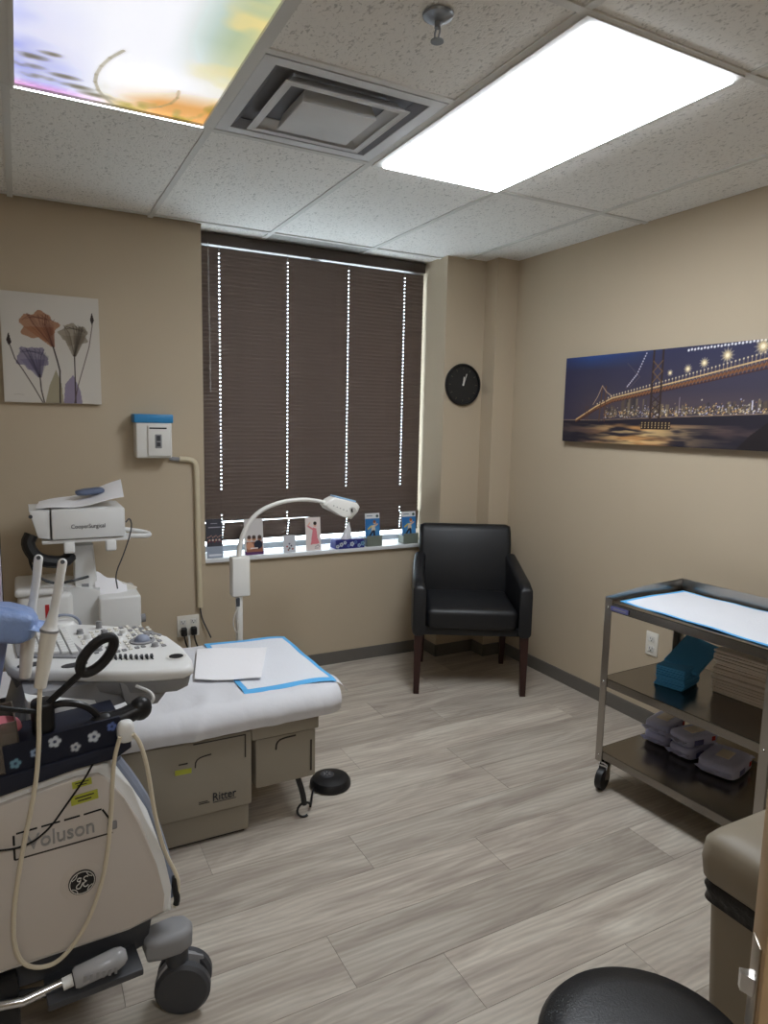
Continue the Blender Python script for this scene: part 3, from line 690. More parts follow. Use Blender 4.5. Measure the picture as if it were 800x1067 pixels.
# ------------------------------------------------------------------ exam lamp
LPx, LPy = -1.872, -.70
t = thing('exam_lamp', 'white gooseneck examination lamp on a pole behind the exam table', 'lamp', (LPx, LPy, 0)); t.scale = (1, 1, .982)
b = MB()
for k in range(5): a = k*2*PI/5+.3; b.tube([(0, 0, .07), (.10*math.cos(a), .10*math.sin(a)*.9, .06), (.19*math.cos(a)*.9, .19*math.sin(a)*.25-.0, .05)], .012, 8)
b.build('base', M_WHITE, t)
for k in range(5):
    a = k*2*PI/5+.3; MB().sphere((.19*math.cos(a)*.9, .19*math.sin(a)*.25, .025), .024, n=12).build('caster', M_RUBBER, t)
MB().cyl((0, 0, .06), (0, 0, .70), .0165, n=16).build('pole', M_WHITE, t)
MB().box((.004, 0, .787), (.082, .055, .185), bev=.007, seg=3).build('control_box', M_WHITE, t)
MB().tube([(.0, 0, .87), (.004, 0, .93), (.03, 0, 1.01), (.09, 0, 1.085), (.19, 0, 1.125), (.30, 0, 1.135), (.38, 0, 1.125), (.43, 0, 1.112)], lambda q: .0115-.003*q, 12, 2).build('gooseneck', M_WHITE, t)
hd = MB().prism([(.405, 1.105), (.43, 1.13), (.455, 1.142), (.575, 1.110), (.590, 1.09), (.580, 1.065), (.545, 1.03), (.50, 1.045), (.42, 1.085)], 'y', -.038, .038, bev=.010, seg=3).build('lamp_head', M_WHITE, t)
MB().box((.515, 0, 1.131), (.12, .05, .008), rot=(0, .26, 0), bev=.003).build('blue_cover', mat('pale_blue', (150,186,216), .4), hd)
MB().cyl((.55, -.039, 1.077), (.545, -.046, 1.075), .019, n=24).build('lens_bezel', M_WHITE, hd)
MB().cyl((.55, -.045, 1.077), (.5495, -.0475, 1.0765), .013, n=20).build('lens', M_BLACKP, hd)
b = MB()
for k in range(5): b.sphere((.45+.017*k, -.0385, 1.102-.007*k), .003, n=8)
b.build('button', M_GEG, hd)
MB().tube([(-.012, -.02, .695), (-.022, -.03, .66), (-.018, -.03, .64), (-.035, -.03, .60), (-.035, -.03, .555), (-.018, -.03, .52), (-.010, -.028, .56), (-.022, -.03, .60), (-.01, -.025, .50), (-.012, -.02, .2)], .0035, 8, 2).build('power_cord', M_ROPE, t)
MB().box((-.014, -.03, .672), (.016, .016, .04), bev=.003).build('cord_plug', M_RUBBER, t)

# ------------------------------------------------------------------ exam table
t = thing('exam_table', 'low beige powered examination table under white paper beside the ultrasound machine', 'exam table', (-2.3, -1.12, 0))
MB().bx(-2.92, -2.052, -1.44, -.80, .012, .115, bev=.006).build('base', M_TABLE, t, True)
MB().bx(-2.90, -2.066, -1.425, -.81, 0, .014).build('skid', M_TABLED, t, True, smooth=False)
MB().bx(-2.92, -2.046, -1.462, -.78, .118, .395, bev=.008).build('side_cover', M_TABLE, t, True)
MB().bx(-2.03, -1.80, -1.455, -.80, .165, .35, bev=.006).build('foot_drawer', M_TABLE, t, True)
MB().bx(-2.046, -1.79, -1.461, -.79, .352, .405, bev=.006).build('drawer_housing', M_TABLE, t, True)
MB().bx(-1.86, -1.83, -1.457, -1.454, .19, .33).build('drawer_seam', M_TABLED, t, True, smooth=False) if False else None
MB().bx(-1.822, -1.816, -1.4575, -1.4545, .19, .31).build('slot', M_TABLED, t, True, smooth=False)
MB().tube([(-1.955, -1.456, .30), (-1.953, -1.457, .325), (-1.935, -1.457, .338), (-1.88, -1.457, .340)], .003, 6, 1).build('pull_recess', M_TABLED, t, True)
MB().tube([(-2.245, -1.463, .300), (-2.243, -1.464, .325), (-2.225, -1.464, .335), (-2.19, -1.464, .338)], .0022, 6, 1).build('pull_recess', M_TABLED, t, True)
MB().bx(-2.25, -2.07, -1.4635, -1.461, .382, .386).bx(-2.072, -2.068, -1.4635, -1.461, .30, .386).build('panel_seam', M_TABLED, t, True, smooth=False)
text('logo_text', 'Ritter', .082, (-2.145, -1.4635, .178), (PI/2, 0, 0), M_TEXT, t, world=True, height=.030, off=.004)
text('logo_text', 'by examination', .07, (-2.140, -1.4635, .157), (PI/2, 0, 0), M_TEXT, t, world=True, height=.006) if False else None
MB().bx(-2.185, -2.105, -1.4635, -1.4615, .157, .1585).build('logo_underline', M_TEXT, t, True, smooth=False)
MB().bx(-2.235, -2.198, -1.4635, -1.4615, .162, .164).bx(-2.235, -2.205, -1.4635, -1.4615, .168, .170).build('model_plate', M_TABLED, t, True, smooth=False)
MB().box((-2.285, -1.4635, .295), (.055, .001, .018), rot=(0, .03, 0)).build('yellow_sticker', M_YEL, t, True, smooth=False)
MB().bx(-2.30, -2.27, -1.4645, -1.462, .320, .324).build('label_line', M_TABLED, t, True, smooth=False)
# pad
pad = MB()
R = []
def rrect(x0, x1, y0, y1, r, z, n=6):
    out = []
    for (cx_, cy_, a0) in ((x1-r, y1-r, 0), (x0+r, y1-r, 90), (x0+r, y0+r, 180), (x1-r, y0+r, 270)):
        for k in range(n+1): a = math.radians(a0+90*k/n); out.append(Vector((cx_+r*math.cos(a), cy_+r*math.sin(a), z)))
    return out
for (i_, z) in ((.03,.405),(.006,.412),(0,.43),(0,.468),(.01,.487),(.035,.495)): R.append(rrect(-2.92+i_, -1.70-i_, -1.468+i_, -.775-i_, .09, z))
pad.ring_loft(R).build('upholstered_pad', M_VINYL, t, True, ang=80)
MB().bx(-2.88, -1.82, -1.40, -.84, .392, .410).build('pad_board', M_TABLED, t, True, smooth=False)
# foot control bracket under the drawer
MB().tube([(-1.865, -1.43, .17), (-1.845, -1.44, .10), (-1.838, -1.44, .05)], .011, 8, 1).build('cord_bracket', M_BLACKP, t, True)
MB().tube([(-1.840+.028*math.cos(a), -1.445, .032+.028*math.sin(a)) for a in np.linspace(.5, 5.2, 14)], .0045, 8).build('cord_loop', M_BLACKP, t, True)
# paper
pz = .4985
def paper_pt(u, v):
    # u along x, v: across the table, hanging down the camera side
    x = -2.86+u*1.165; s_ = v*.762   # arc length from the far edge
    wr = .0022*math.sin(31*x+3*s_)+.0018*math.sin(57*x-11*s_)+.0012*math.sin(23*s_+9*x)
    fold = math.exp(-((x+2.215+.35*(s_-.66))/.035)**2)
    r = .06; flat = .632
    if s_ < flat: y = -.80-s_; z = pz+.003+wr*.6+.010*fold*max(0, s_-.40)/.23
    else:
        a = min((s_-flat)/r, PI/2); y = -.80-flat-r*math.sin(a); z = pz-r*(1-math.cos(a))
        ex_ = max(0, s_-flat-r*PI/2); z -= ex_; y += .35*ex_
        y += -.012*fold*math.sin(a)-abs(wr)*.6*math.sin(a); z += .003+wr*.4+.010*fold*(1-math.sin(a))
    e = max(0, (x+1.82)/.125)
    if e > 0:
        k = e*e; z -= .014*k; y += .055*k*max(0, (s_-.3)/.5)-.03*k*max(0, (.3-s_)/.3)
    return (x, y-.007, z+.004)
pp = MB().grid(paper_pt, 150, 90).solid(.0006).build('exam_table_paper', M_PAPER, ang=80)
tag(pp, 'white paper sheet draped over the examination table pad', 'paper')
tl = MB().grid(lambda u, v: (-1.705+.07*u, -1.33-.06*v+.01*u, pz+.002-.055*u*u-.01*v), 8, 6).solid(.0006).build('paper_tail', M_PAPER, ang=80)
tl.parent = pp
# underpad on the table
def underpad(name, label, quad, z, bw, bow=0, side=M_BLUEPAD, loc=None):
    A, B_, C_, D = [Vector((p[0], p[1], 0)) for p in quad]
    t = thing(name, label, 'underpad', ((A+B_+C_+D)/4)+Vector((0, 0, z)))
    def Q(u, v):
        p = (A.lerp(B_, u)).lerp(D.lerp(C_, u), v); zz = z+.0018*math.sin(17*p.x+9*p.y)+.0012*math.sin(31*p.y)
        if bow: zz -= bow*max(0, (p.x+1.80)/.11)**2+bow*1.2*max(0, (-1.36-p.y)/.07)**2
        return Vector((p.x, p.y, zz))
    MB().grid(lambda u, v: Q(bw[0]+(1-2*bw[0])*u, bw[1]+(1-2*bw[1])*v), 24, 24).solid(.0018).build('absorbent_centre', side, t, True, ang=80)
    b = MB(); dz = Vector((0, 0, -.0005))
    b.grid(lambda u, v: Q(u, bw[1]*v)+dz, 24, 1).grid(lambda u, v: Q(u, 1-bw[1]+bw[1]*v)+dz, 24, 1).grid(lambda u, v: Q(bw[0]*u, bw[1]+(1-2*bw[1])*v)+dz, 1, 24).grid(lambda u, v: Q(1-bw[0]+bw[0]*u, bw[1]+(1-2*bw[1])*v)+dz, 1, 24)
    b.solid(.0012).build('blue_edge', M_BLUE, t, True, ang=80)
    return t
underpad('underpad', 'blue-edged absorbent underpad lying on the exam table paper', [(-2.06,-.815), (-1.70,-.83), (-1.695,-1.405), (-2.055,-1.405)], pz+.015, (.055, .045), .012)
t = MB().grid(lambda u, v: (Vector((-2.105,-.885,0)).lerp(Vector((-1.835,-.985,0)), u).lerp(Vector((-2.19,-1.22,0)).lerp(Vector((-1.965,-1.315,0)), u), v)+Vector((0, 0, pz+.021+.003*math.sin(6*u+2*v)+.006*abs(v-.5)*u)))[:], 20, 16).solid(.003).build('folded_sheet', M_SHEET, ang=80)
tag(t, 'plain white folded sheet lying on top of the blue-edged underpad', 'sheet')
# foot pedal
t = thing('foot_pedal', 'round black foot pedal switch on the floor by the exam table', 'foot pedal', (-1.660, -1.275, 0), .2)
MB().lathe([(.078, .0), (.084, .006), (.083, .02), (.074, .034), (.05, .043), (.02, .046), (.001, .0465)], (0, 0, 0), 36).build('housing', M_BLACKP, t)
MB().cyl((-.01, .01, .044), (-.01, .01, .049), .03, .026, n=24).build('button', M_RUBBER, t)
b = MB()
for k in range(6): b.box((-.01+.012*math.cos(k*PI/3), .01+.012*math.sin(k*PI/3), .0495), (.009, .0022, .001), rot=(0, 0, k*PI/3))
b.build('arrow_print', M_TEXTG, t, smooth=False)
MB().tube([(-.08, .0, .015), (-.11, -.03, .008), (-.14, -.07, .006), (-.17, -.11, .02)], .0045, 8, 2).build('cord', M_BLACKP, t)

# ------------------------------------------------------------------ black guest chair (local: faces -y)
t = thing('guest_chair', 'black leather armchair with dark wooden legs in the corner by the window', 'chair', (-.475, -.515, 0), -.505)
MB().box((0, -.02, .425), (.50, .50, .12), bev=.035, seg=4).build('seat', M_LEATHER, t)
MB().box((0, .0, .355), (.54, .49, .05), bev=.01).build('seat_rail', M_LEATHER, t)
def back_pt():
    b = MB(); rings = []
    for z, y, w_, d in ((.36,.20,.50,.08),(.50,.215,.525,.095),(.63,.235,.55,.09),(.75,.26,.56,.08),(.83,.278,.558,.068),(.862,.284,.548,.05),(.87,.287,.50,.02)):
        r = min(.03, d/2.05); rings.append([Vector((p.x, p.y+y, z+.008*(1-(p.x/.26)**2)*(z > .8))) for p in rrect(-w_/2, w_/2, -d/2, d/2, r, 0, 4)])
    return b.ring_loft(rings)
back_pt().build('backrest', M_LEATHER, t, ang=60)
for s_ in (-1, 1):
    b = MB(); rings = []
    for y, z0, z1, x in ((-.275,.335,.590,.286),(-.262,.33,.612,.288),(-.15,.33,.632,.292),(.0,.33,.650,.290),(.12,.33,.675,.284),(.215,.33,.705,.272)):
        rings.append([Vector((s_*x+p.x, y, p.y)) for p in rrect(-.034, .034, z0, z1, .024, 0, 4)])
    b.ring_loft(rings).build('arm', M_LEATHER, t, ang=60)
    MB().tube([(s_*.288, -.245, .34), (s_*.292, -.25, .0)], lambda q: .031-.010*q, 4).build('leg', M_LEG, t, smooth=False)
    MB().tube([(s_*.25, .215, .34), (s_*.25, .26, .0)], lambda q: .029-.010*q, 4).build('leg', M_LEG, t, smooth=False)

# ------------------------------------------------------------------ stainless cart
CA = Vector((-.668, -1.745, 0)); crz = .045
t = thing('utility_cart', 'stainless steel three-shelf utility cart on casters by the right wall', 'cart', CA, crz)
W_, L_ = .475, .70                      # local: +x across, -y along
for x, y in ((0, 0), (W_, 0), (0, -L_), (W_, -L_)):
    sx_ = 1 if x == 0 else -1; sy_ = -1 if y == 0 else 1
    MB().bx(x-.0015*sx_, x+.0015*sx_, y, y+.032*sy_, .112, .80).bx(x, x+.032*sx_, y-.0015*sy_, y+.0015*sy_, .112, .80).build('post', M_STEEL, t, smooth=False)
for nm, z, lip in (('top_shelf', .785, .03), ('middle_shelf', .470, .03), ('bottom_shelf', .160, .03)):
    MB().bx(.002, W_-.002, -L_+.002, -.002, z-.003, z).bx(.002, .005, -L_+.002, -.002, z-.034, z).bx(W_-.005, W_-.002, -L_+.002, -.002, z-.034, z).bx(.005, W_-.005, -.005, -.002, z-.034, z).bx(.005, W_-.005, -L_+.002, -L_+.005, z-.034, z).build(nm, M_STEELD, t, smooth=False)
g = MB()
g.prism([(-.001, .785), (W_+.001, .785), (W_+.001, .832), (W_*.5, .826), (-.001, .805)], 'y', -.0015, .0015)
g.bx(W_-.0015, W_+.0015, -L_, 0, .785, .832).bx(-.001, W_, -L_-.0015, -L_+.0015, .785, .812)
g.build('guard_rail', M_STEEL, t, smooth=False)
b = MB()
for z in (.765, .455, .14):
    for x, y in ((0, -.016), (0, -L_+.016)): b.sphere((x-.002, y, z), .005, n=8)
b.build('rivet', M_CHROME, t)
MB().bx(-.004, -.0005, -.115, -.03, .757, .775).build('blue_nameplate', M_PURP, t, smooth=False)
MB().bx(-.0048, -.0038, -.105, -.045, .7645, .7675).build('nameplate_line', M_TEXTG, t, smooth=False)
def caster(x, y, rz, t):
    c = MB().cyl((x, y, .085), (x, y, .125), .012, n=12); c.box((x, y, .112), (.055, .055, .006)); hw = c.build('caster_plate', M_CHROME, t)
    c, s_ = math.cos(rz), math.sin(rz); ox, oy = -.028*c, -.028*s_
    b = MB()
    for k in (-1, 1): b.box((x+ox*.55-s_*.017*k, y+oy*.55+c*.017*k, .072), (.038, .003, .065), rot=(0, .35, rz))
    b.box((x+ox*.2, y+oy*.2, .098), (.045, .038, .006), rot=(0, 0, rz)); b.build('caster_fork', M_CHROME, hw, smooth=False)
    MB().cyl((x+ox-s_*.013, y+oy+c*.013, .045), (x+ox+s_*.013, y+oy-c*.013, .045), .045, n=28).build('wheel', M_BLACKP, hw)
for x, y in ((.03, -.03), (W_-.03, -.03), (.03, -L_+.03), (W_-.03, -L_+.03)): caster(x, y, .3, t)
def cw(x, y, z): return WM[t] @ Vector((x, y, z))
cart = t
q = [cw(.05, -.03, 0), cw(W_-.03, -.03, 0), cw(W_-.03, -L_+.01, 0), cw(.03, -L_+.01, 0)]
underpad('underpad', 'white underpad with blue edges covering the top of the steel cart', q, .7885, (.035, .028))
# blue folded drapes
for k in range(9):
    jx, jy = random.uniform(-.004, .004), random.uniform(-.004, .004)
    p = cw(.21+jx, -.20+jy, 0); o = MB().box((0, 0, 0), (.14, .115, .0085), bev=.003).build('folded_drape', M_DRAPE); o.location = (p.x, p.y, .4755+k*.0092); o.rotation_euler = (0, 0, crz+.22+random.uniform(-.03, .03))
    tag(o, {0: 'flat folded blue drape, lowest of the short stack on the cart', 8: 'flat folded blue drape, topmost of the short stack on the cart'}.get(k, 'flat folded blue drape within the short stack on the middle cart shelf'), 'drape', 'folded blue drapes stacked on the middle cart shelf')
p = cw(.295, -.20, 0); o = MB().box((0, 0, 0), (.20, .14, .016), bev=.008, seg=3).build('folded_drape', M_DRAPE); o.location = (p.x, p.y, .578); o.rotation_euler = (.22, -.38, crz+.15)
tag(o, 'folded blue drape leaning tilted behind the short blue stack on the cart', 'drape')
for k in range(15):
    jx, jy = random.uniform(-.008, .008), random.uniform(-.008, .008)
    p = cw(.362+jx, -.425+jy, 0); o = MB().box((0, 0, 0), (.19, .235, .0105), bev=.0045).build('folded_towel', M_TOWEL); o.location = (p.x, p.y, .4765+k*.0113); o.rotation_euler = (random.uniform(-.01, .01), random.uniform(-.01, .01), crz+.05+random.uniform(-.05, .05))
    tag(o, {0: 'folded off-white towel, lowest of the tall stack on the middle cart shelf', 14: 'folded off-white towel, topmost of the tall stack on the middle cart shelf'}.get(k, 'folded off-white towel within the tall stack on the middle cart shelf'), 'towel', 'folded towels stacked on the middle cart shelf')
# wipes packets
def packet(label, x, y, z, rz, d=(.20, .11, .05), red=True, tilt=0):
    p = cw(x, y, z); t = thing('wipes_packet', label, 'wipes packet', (p.x, p.y, z), rz+crz)
    MB().pillow((0, 0, d[2]/2), (d[0]*.88, d[1], d[2]), .38, 8, wob=.012).build('pouch', M_LILAC, t, ang=80)
    for s_ in (-1, 1): MB().grid(lambda u, v: (s_*(d[0]*.41+.03*u), (v-.5)*d[1]*(.8+.12*u), d[2]*.5+.006*math.sin(14*v)*u), 3, 10).solid(.0012).build('crimped_end', M_LILAC, t, ang=80)
    MB().box((0, 0, d[2]+.001), (.075, .05, .003), bev=.0012).build('resealable_label', M_TOWEL, t)
    MB().box((-.03, -d[1]/2-.0005, d[2]*.45), (.05, .002, .022), bev=.0008).build('blue_label', M_PURP, t)
    if red: MB().box((.05, -d[1]/2-.0005, d[2]*.55), (.018, .002, .018), bev=.0008).build('red_label', M_RED, t)
    return t
zb = .1615
packet('soft lilac wipes packet lowest at the far left end of the bottom cart shelf', 0.325, -.085, zb, .12)
packet('soft lilac wipes packet on top at the far left end of the bottom cart shelf', 0.315, -.088, zb+.053, .2)
packet('soft lilac wipes packet lying low in the middle of the row on the bottom shelf', 0.320, -.215, zb, .05)
packet('soft lilac wipes packet lying on top in the middle of the row, bottom shelf', 0.315, -.222, zb+.053, -.12)
packet('soft lilac wipes packet nearest the camera on the bottom cart shelf', 0.315, -.365, zb, .22, (.23, .15, .06))

# ------------------------------------------------------------------ bin and stool
BX0, BX1, BY0, BY1 = -1.45, -1.09, -3.17, -2.80
t = thing('waste_bin', 'beige lidded waste bin with a black liner, by the door', 'bin', ((BX0+BX1)/2, (BY0+BY1)/2, 0))
def taper(i0, i1, z0, z1, r=.03): return MB().ring_loft([rrect(BX0+i0, BX1-i0, BY0+i0, BY1-i0, r, z0), rrect(BX0+i1, BX1-i1, BY0+i1, BY1-i1, r, z1)])
taper(.035, .014, 0, .50).build('body', M_TRASH, t, True)
b = MB(); b.ring_loft([rrect(BX0+i, BX1-i, BY0+i, BY1-i, .03, z) for i, z in ((.016,.462),(.006,.466),(.009,.48),(.004,.497),(.012,.512),(.02,.516))]); b.build('black_liner', M_BAG, t, True, ang=80)
b = MB(); b.ring_loft([rrect(BX0+i, BX1-i, BY0+i, BY1-i, .035, z) for i, z in ((.004,.515),(0,.52),(-.004,.56),(.0,.60),(.012,.616),(.05,.627),(.12,.631))]); b.build('lid', M_TRASH, t, True, ang=60)
b = MB(); b.tube([(BX0+.03, BY0+.12, .6265), (BX0+.1, BY0+.14, .633), ((BX0+BX1)/2, BY0+.15, .634), (BX1-.05, BY0+.14, .63)], .0028, 6, 1); b.build('lid_ridge', M_WPLATE, t, True)
t = thing('stool', 'round black padded stool in the foreground with a chrome edge', 'stool', (-1.872, -3.045, 0))
MB().lathe([(.14, .445), (.170, .45), (.178, .465), (.177, .483), (.166, .498), (.12, .507), (.05, .510), (.001, .5105)], (0, 0, 0), 56).build('seat', M_LEATHER, t, ang=60)
MB().lathe([(.150, .430), (.180, .432), (.182, .442), (.180, .455), (.150, .457)], (0, 0, 0), 56).build('rim', M_CHROME, t)
MB().cyl((0, 0, .08), (0, 0, .43), .024, n=20).build('gas_lift', M_CHROME, t)
for k in range(5):
    a = k*2*PI/5+.2; lg = MB().tube([(0, 0, .1), (.12*math.cos(a), .12*math.sin(a), .09), (.22*math.cos(a), .22*math.sin(a), .065)], .014, 10).build('leg', M_CHROME, t)
    MB().cyl((.22*math.cos(a)-.012*math.sin(a), .22*math.sin(a)+.012*math.cos(a), .027), (.22*math.cos(a)+.012*math.sin(a), .22*math.sin(a)-.012*math.cos(a), .027), .027, n=18).cyl((.22*math.cos(a), .22*math.sin(a), .03), (.22*math.cos(a), .22*math.sin(a), .07), .006, n=8).build('caster', M_BLACKP, lg)

# ------------------------------------------------------------------ surgical smoke unit on its cart, behind the table
cy0 = -.45
t = thing('equipment_cart', 'pale equipment cart with a white boxed unit on a column, behind the exam table', 'equipment cart', (-2.5, -.30, 0))
MB().bx(-2.72, -2.28, -.47, -.12, .07, .11, bev=.01).build('base', M_GEW, t, True)
for x in (-2.69, -2.31):
    for y in (-.43, -.16): MB().cyl((x-.012, y, .035), (x+.012, y, .035), .035, n=18).build('caster', M_RUBBER, t, True)
MB().prism([(-2.545, .11), (-2.435, .11), (-2.43, .60), (-2.45, .90), (-2.53, .90)], 'y', -.36, -.26, bev=.01).build('column', M_GEW, t, True)
MB().bx(-2.505, -2.475, -.364, -.358, .60, .72).build('vent_grille', M_GEG, t, True, smooth=False)
MB().bx(-2.66, -2.30, -.44, -.15, .925, .94, bev=.003).build('tray', M_GEW, t, True)
MB().bx(-2.62, -2.322, -.452, -.16, .945, 1.075, bev=.006).build('console_box', M_GEW, t, True)
MB().prism([(-2.705, 1.073), (-2.626, 1.073), (-2.626, .945), (-2.675, .955)], 'y', -.44, -.17, bev=.005).build('side_module', M_GEW, t, True)
MB().cyl((-2.70, -.443, 1.05), (-2.70, -.448, 1.05), .008, n=12).build('knob', M_RUBBER, t, True)
text('brand_text', 'CooperSurgical', .138, (-2.475, -.4535, .997), (PI/2, 0, 0), M_TEXT, t, world=True, height=.024)
for x in (-2.555, -2.385):
    MB().box((x, -.455, .908), (.045, .03, .05), rot=(-.2, 0, 0), bev=.008, seg=3).build('support_bracket', M_GEW, t, True)
MB().tube([(-2.33, -.42, .945), (-2.27, -.43, .94), (-2.205, -.40, .932), (-2.21, -.34, .94), (-2.33, -.28, .955)], .011, 10, 2).build('side_handle', M_GEW, t, True)
b = MB().grid(lambda u, v: (-2.68+.36*u+.02*v, -.42+.26*v, 1.082+.065*max(0, u-.35)**1.2+.055*u*v+.004*math.sin(9*u)), 16, 10).solid(.003)
tag(b.build('paper_packet', M_SHEET, ang=80), 'white paper pouch lying on top of the boxed unit', 'pouch')
tag(MB().pillow((-2.45, -.28, 1.135), (.12, .07, .03), .6, 8, wob=.06, rot=(0, -.1, 0)).build('blue_packet', mat('slate_wrap', (96,108,134), .4, bump=.5, bscale=60), ang=80), 'small crumpled blue packet lying in the paper pouch on the boxed unit', 'packet')
MB().bx(-2.765, -2.548, -.445, -.15, .15, .705, bev=.025, seg=3).build('left_bin', M_GEW, t, True)
MB().bx(-2.775, -2.585, -.455, -.14, .70, .735, bev=.014, seg=3).build('bin_lid', M_GEW, t, True)
MB().prism([(-2.60, .45), (-2.43, .45), (-2.43, .70), (-2.53, .71), (-2.60, .735)], 'y', -.40, -.17, bev=.008).build('bin_shroud', M_GEW, t, True)
MB().bx(-2.66, -2.644, -.4475, -.444, .60, .66).build('red_label', M_RED, t, True, smooth=False)
MB().bx(-2.655, -2.625, -.447, -.443, .50, .60, bev=.002).build('window', M_KRAFT, t, True)
MB().bx(-2.442, -2.262, -.455, -.18, .14, .668, bev=.012, seg=3).build('right_bin', M_GEW, t, True)
b = MB().grid(lambda u, v: (-2.45+.14*u, -.40+.06*v, .64+.13*v*(1-.55*u)+.006*math.sin(12*u)), 10, 8).solid(.003)
tag(b.build('paper_sheet', M_SHEET, ang=80), 'white papers standing in the right bin of the pale equipment cart', 'paper')
tag(MB().box((-2.33, -.33, .66), (.11, .01, .09), rot=(.1, .45, 0), bev=.003).build('folder', M_WPLATE), 'cream card folder standing in the right bin of the pale cart', 'folder')
MB().tube([(-2.32, -.46, 1.01), (-2.30, -.45, 1.03), (-2.29, -.44, .98), (-2.33, -.44, .86), (-2.37, -.44, .77), (-2.36, -.43, .70)], .003, 7, 2).build('cord', M_RUBBER, t, True)
MB().tube([(-2.70, -.43, .97), (-2.72, -.44, .93), (-2.68, -.45, .86), (-2.58, -.44, .84), (-2.55, -.40, .86)], .028, 10, 2).build('hose', M_BLACKP, t, True)
MB().tube([(-2.72, -.44, .93), (-2.70, -.46, .80), (-2.62, -.46, .75), (-2.54, -.45, .76), (-2.48, -.42, .765)], .006, 8, 2).build('cord', M_BLACKP, t, True)
MB().cyl((-2.255, -.38, .535), (-2.235, -.38, .535), .02, n=16).build('bin_knob', M_GEG, t, True)

# ------------------------------------------------------------------ ultrasound machine, local frame: +x = front, near side at y=0
UO = Vector((-2.43, -2.12, 0)); UR = math.radians(4.3)
t = thing('ultrasound_machine', 'large pale ultrasound machine with white control console, in the left foreground', 'ultrasound machine', UO, UR)
US = t; UW = WM[t]
def uw(x, y, z): return UW @ Vector((x, y, z))
prof = [(-.62,.30),(-.385,.283),(-.117,.276),(-.014,.283),(-.015,.347),(-.031,.436),(-.064,.557),(-.100,.63),(-.130,.685),(-.160,.708),(-.22,.712),(-.366,.690),(-.62,.66)]
MB().prism(prof, 'y', .012, .50, bev=.012, seg=3).build('body_shell', M_GEW, t)
inn = [(-.60,.315),(-.385,.300),(-.117,.292),(-.034,.300),(-.036,.347),(-.052,.43),(-.085,.548),(-.120,.618),(-.148,.668),(-.172,.690),(-.22,.694),(-.366,.672),(-.60,.645)]
MB().prism(inn, 'y', -.004, .014, bev=.006, seg=2).build('side_panel', M_GE, t)
MB().tube([(-.008,.05,.30),(-.010,.05,.36),(-.026,.05,.44),(-.058,.05,.56),(-.096,.05,.64),(-.125,.05,.69)], .012, 8, 1).build('front_trim', M_GEL, t)
def onside(pts, r=.0018): return MB().tube([(a, -.0045, b_) for a, b_ in pts], r, 5)
bdr = MB()
for a, b_ in (((-.345,.545),(-.345,.572)),((-.345,.578),(-.345,.600)),((-.34,.603),(-.30,.604)),((-.292,.604),(-.255,.605)),((-.247,.605),(-.215,.606)),((-.207,.606),(-.170,.608)),((-.168,.606),(-.150,.572))): bdr.tube([(a[0], -.0045, a[1]), (b_[0], -.0045, b_[1])], .0022, 5)
bdr.build('dashed_border', M_DARK, t)
MB().bx(-.345, -.148, -.0055, -.0035, .543, .546).build('lower_border', M_TABLED, t, smooth=False)
text('logo_text', 'Voluson', .135, (-.254, -.0055, .575), (PI/2, 0, 0), M_TEXTG, t, height=.034, depth=.0015, off=.006)
MB().bx(-.158, -.138, -.006, -.003, .552, .572, bev=.003).build('release_tab', M_GEG, t)
c_ = (-.216, .447)
MB().lathe([(.044, 0), (.048, .0015), (.050, .004)], (c_[0], -.0045, c_[1]), 36, rot=(-PI/2, 0, 0)).build('badge_recess', M_GE, t)
bd = MB().cyl((c_[0], -.003, c_[1]), (c_[0], -.0075, c_[1]), .0285, n=40).build('round_badge', M_BLACKP, t)
mono = MB(); mono.tube([(c_[0]+.0258*math.cos(a), -.0082, c_[1]+.0258*math.sin(a)) for a in np.linspace(0, 2*PI, 33)[:-1]], .0009, 6, closed=True)
for s_ in (1, -1):      # the two looping script letters, mirrored swirls
    L1 = [(-.001,.009),(-.006,.011),(-.009,.006),(-.004,.003),(-.002,.008),(-.004,.000),(-.010,-.003),(-.010,-.009),(-.004,-.010),(-.001,-.004),(.001,.000)] if s_ == 1 else [(.010,.009),(.006,.011),(.002,.008),(.004,.003),(.008,.001),(.003,.000),(.001,-.006),(.005,-.010),(.010,-.007)]
    mono.tube([(c_[0]+a*1.25, -.0084, c_[1]+b_*1.25) for a, b_ in L1], .0011, 6, 2)
for k in range(4): a = PI/4+k*PI/2; mono.tube([(c_[0]+.0235*math.cos(a+.35), -.0084, c_[1]+.0235*math.sin(a+.35)), (c_[0]+.019*math.cos(a), -.0084, c_[1]+.019*math.sin(a)), (c_[0]+.0235*math.cos(a-.35), -.0084, c_[1]+.0235*math.sin(a-.35))], .0009, 6, 1)
mono.build('script_monogram', M_WHITE, bd)
for (x, z, w_, h_) in ((-.208, .681, .040, .016), (-.204, .646, .056, .022)):
    s1 = MB().box((x, -.005, z), (w_, .001, h_), rot=(0, -.06, 0)).build('yellow_sticker', M_YEL, t, smooth=False)
    b = MB()
    for k in range(2): b.box((x, -.0058, z+h_*(.18-.36*k)), (w_*(.7-.2*k), .0006, h_*.13), rot=(0, -.06, 0))
    b.build('handwriting', M_TABLED, s1, smooth=False)
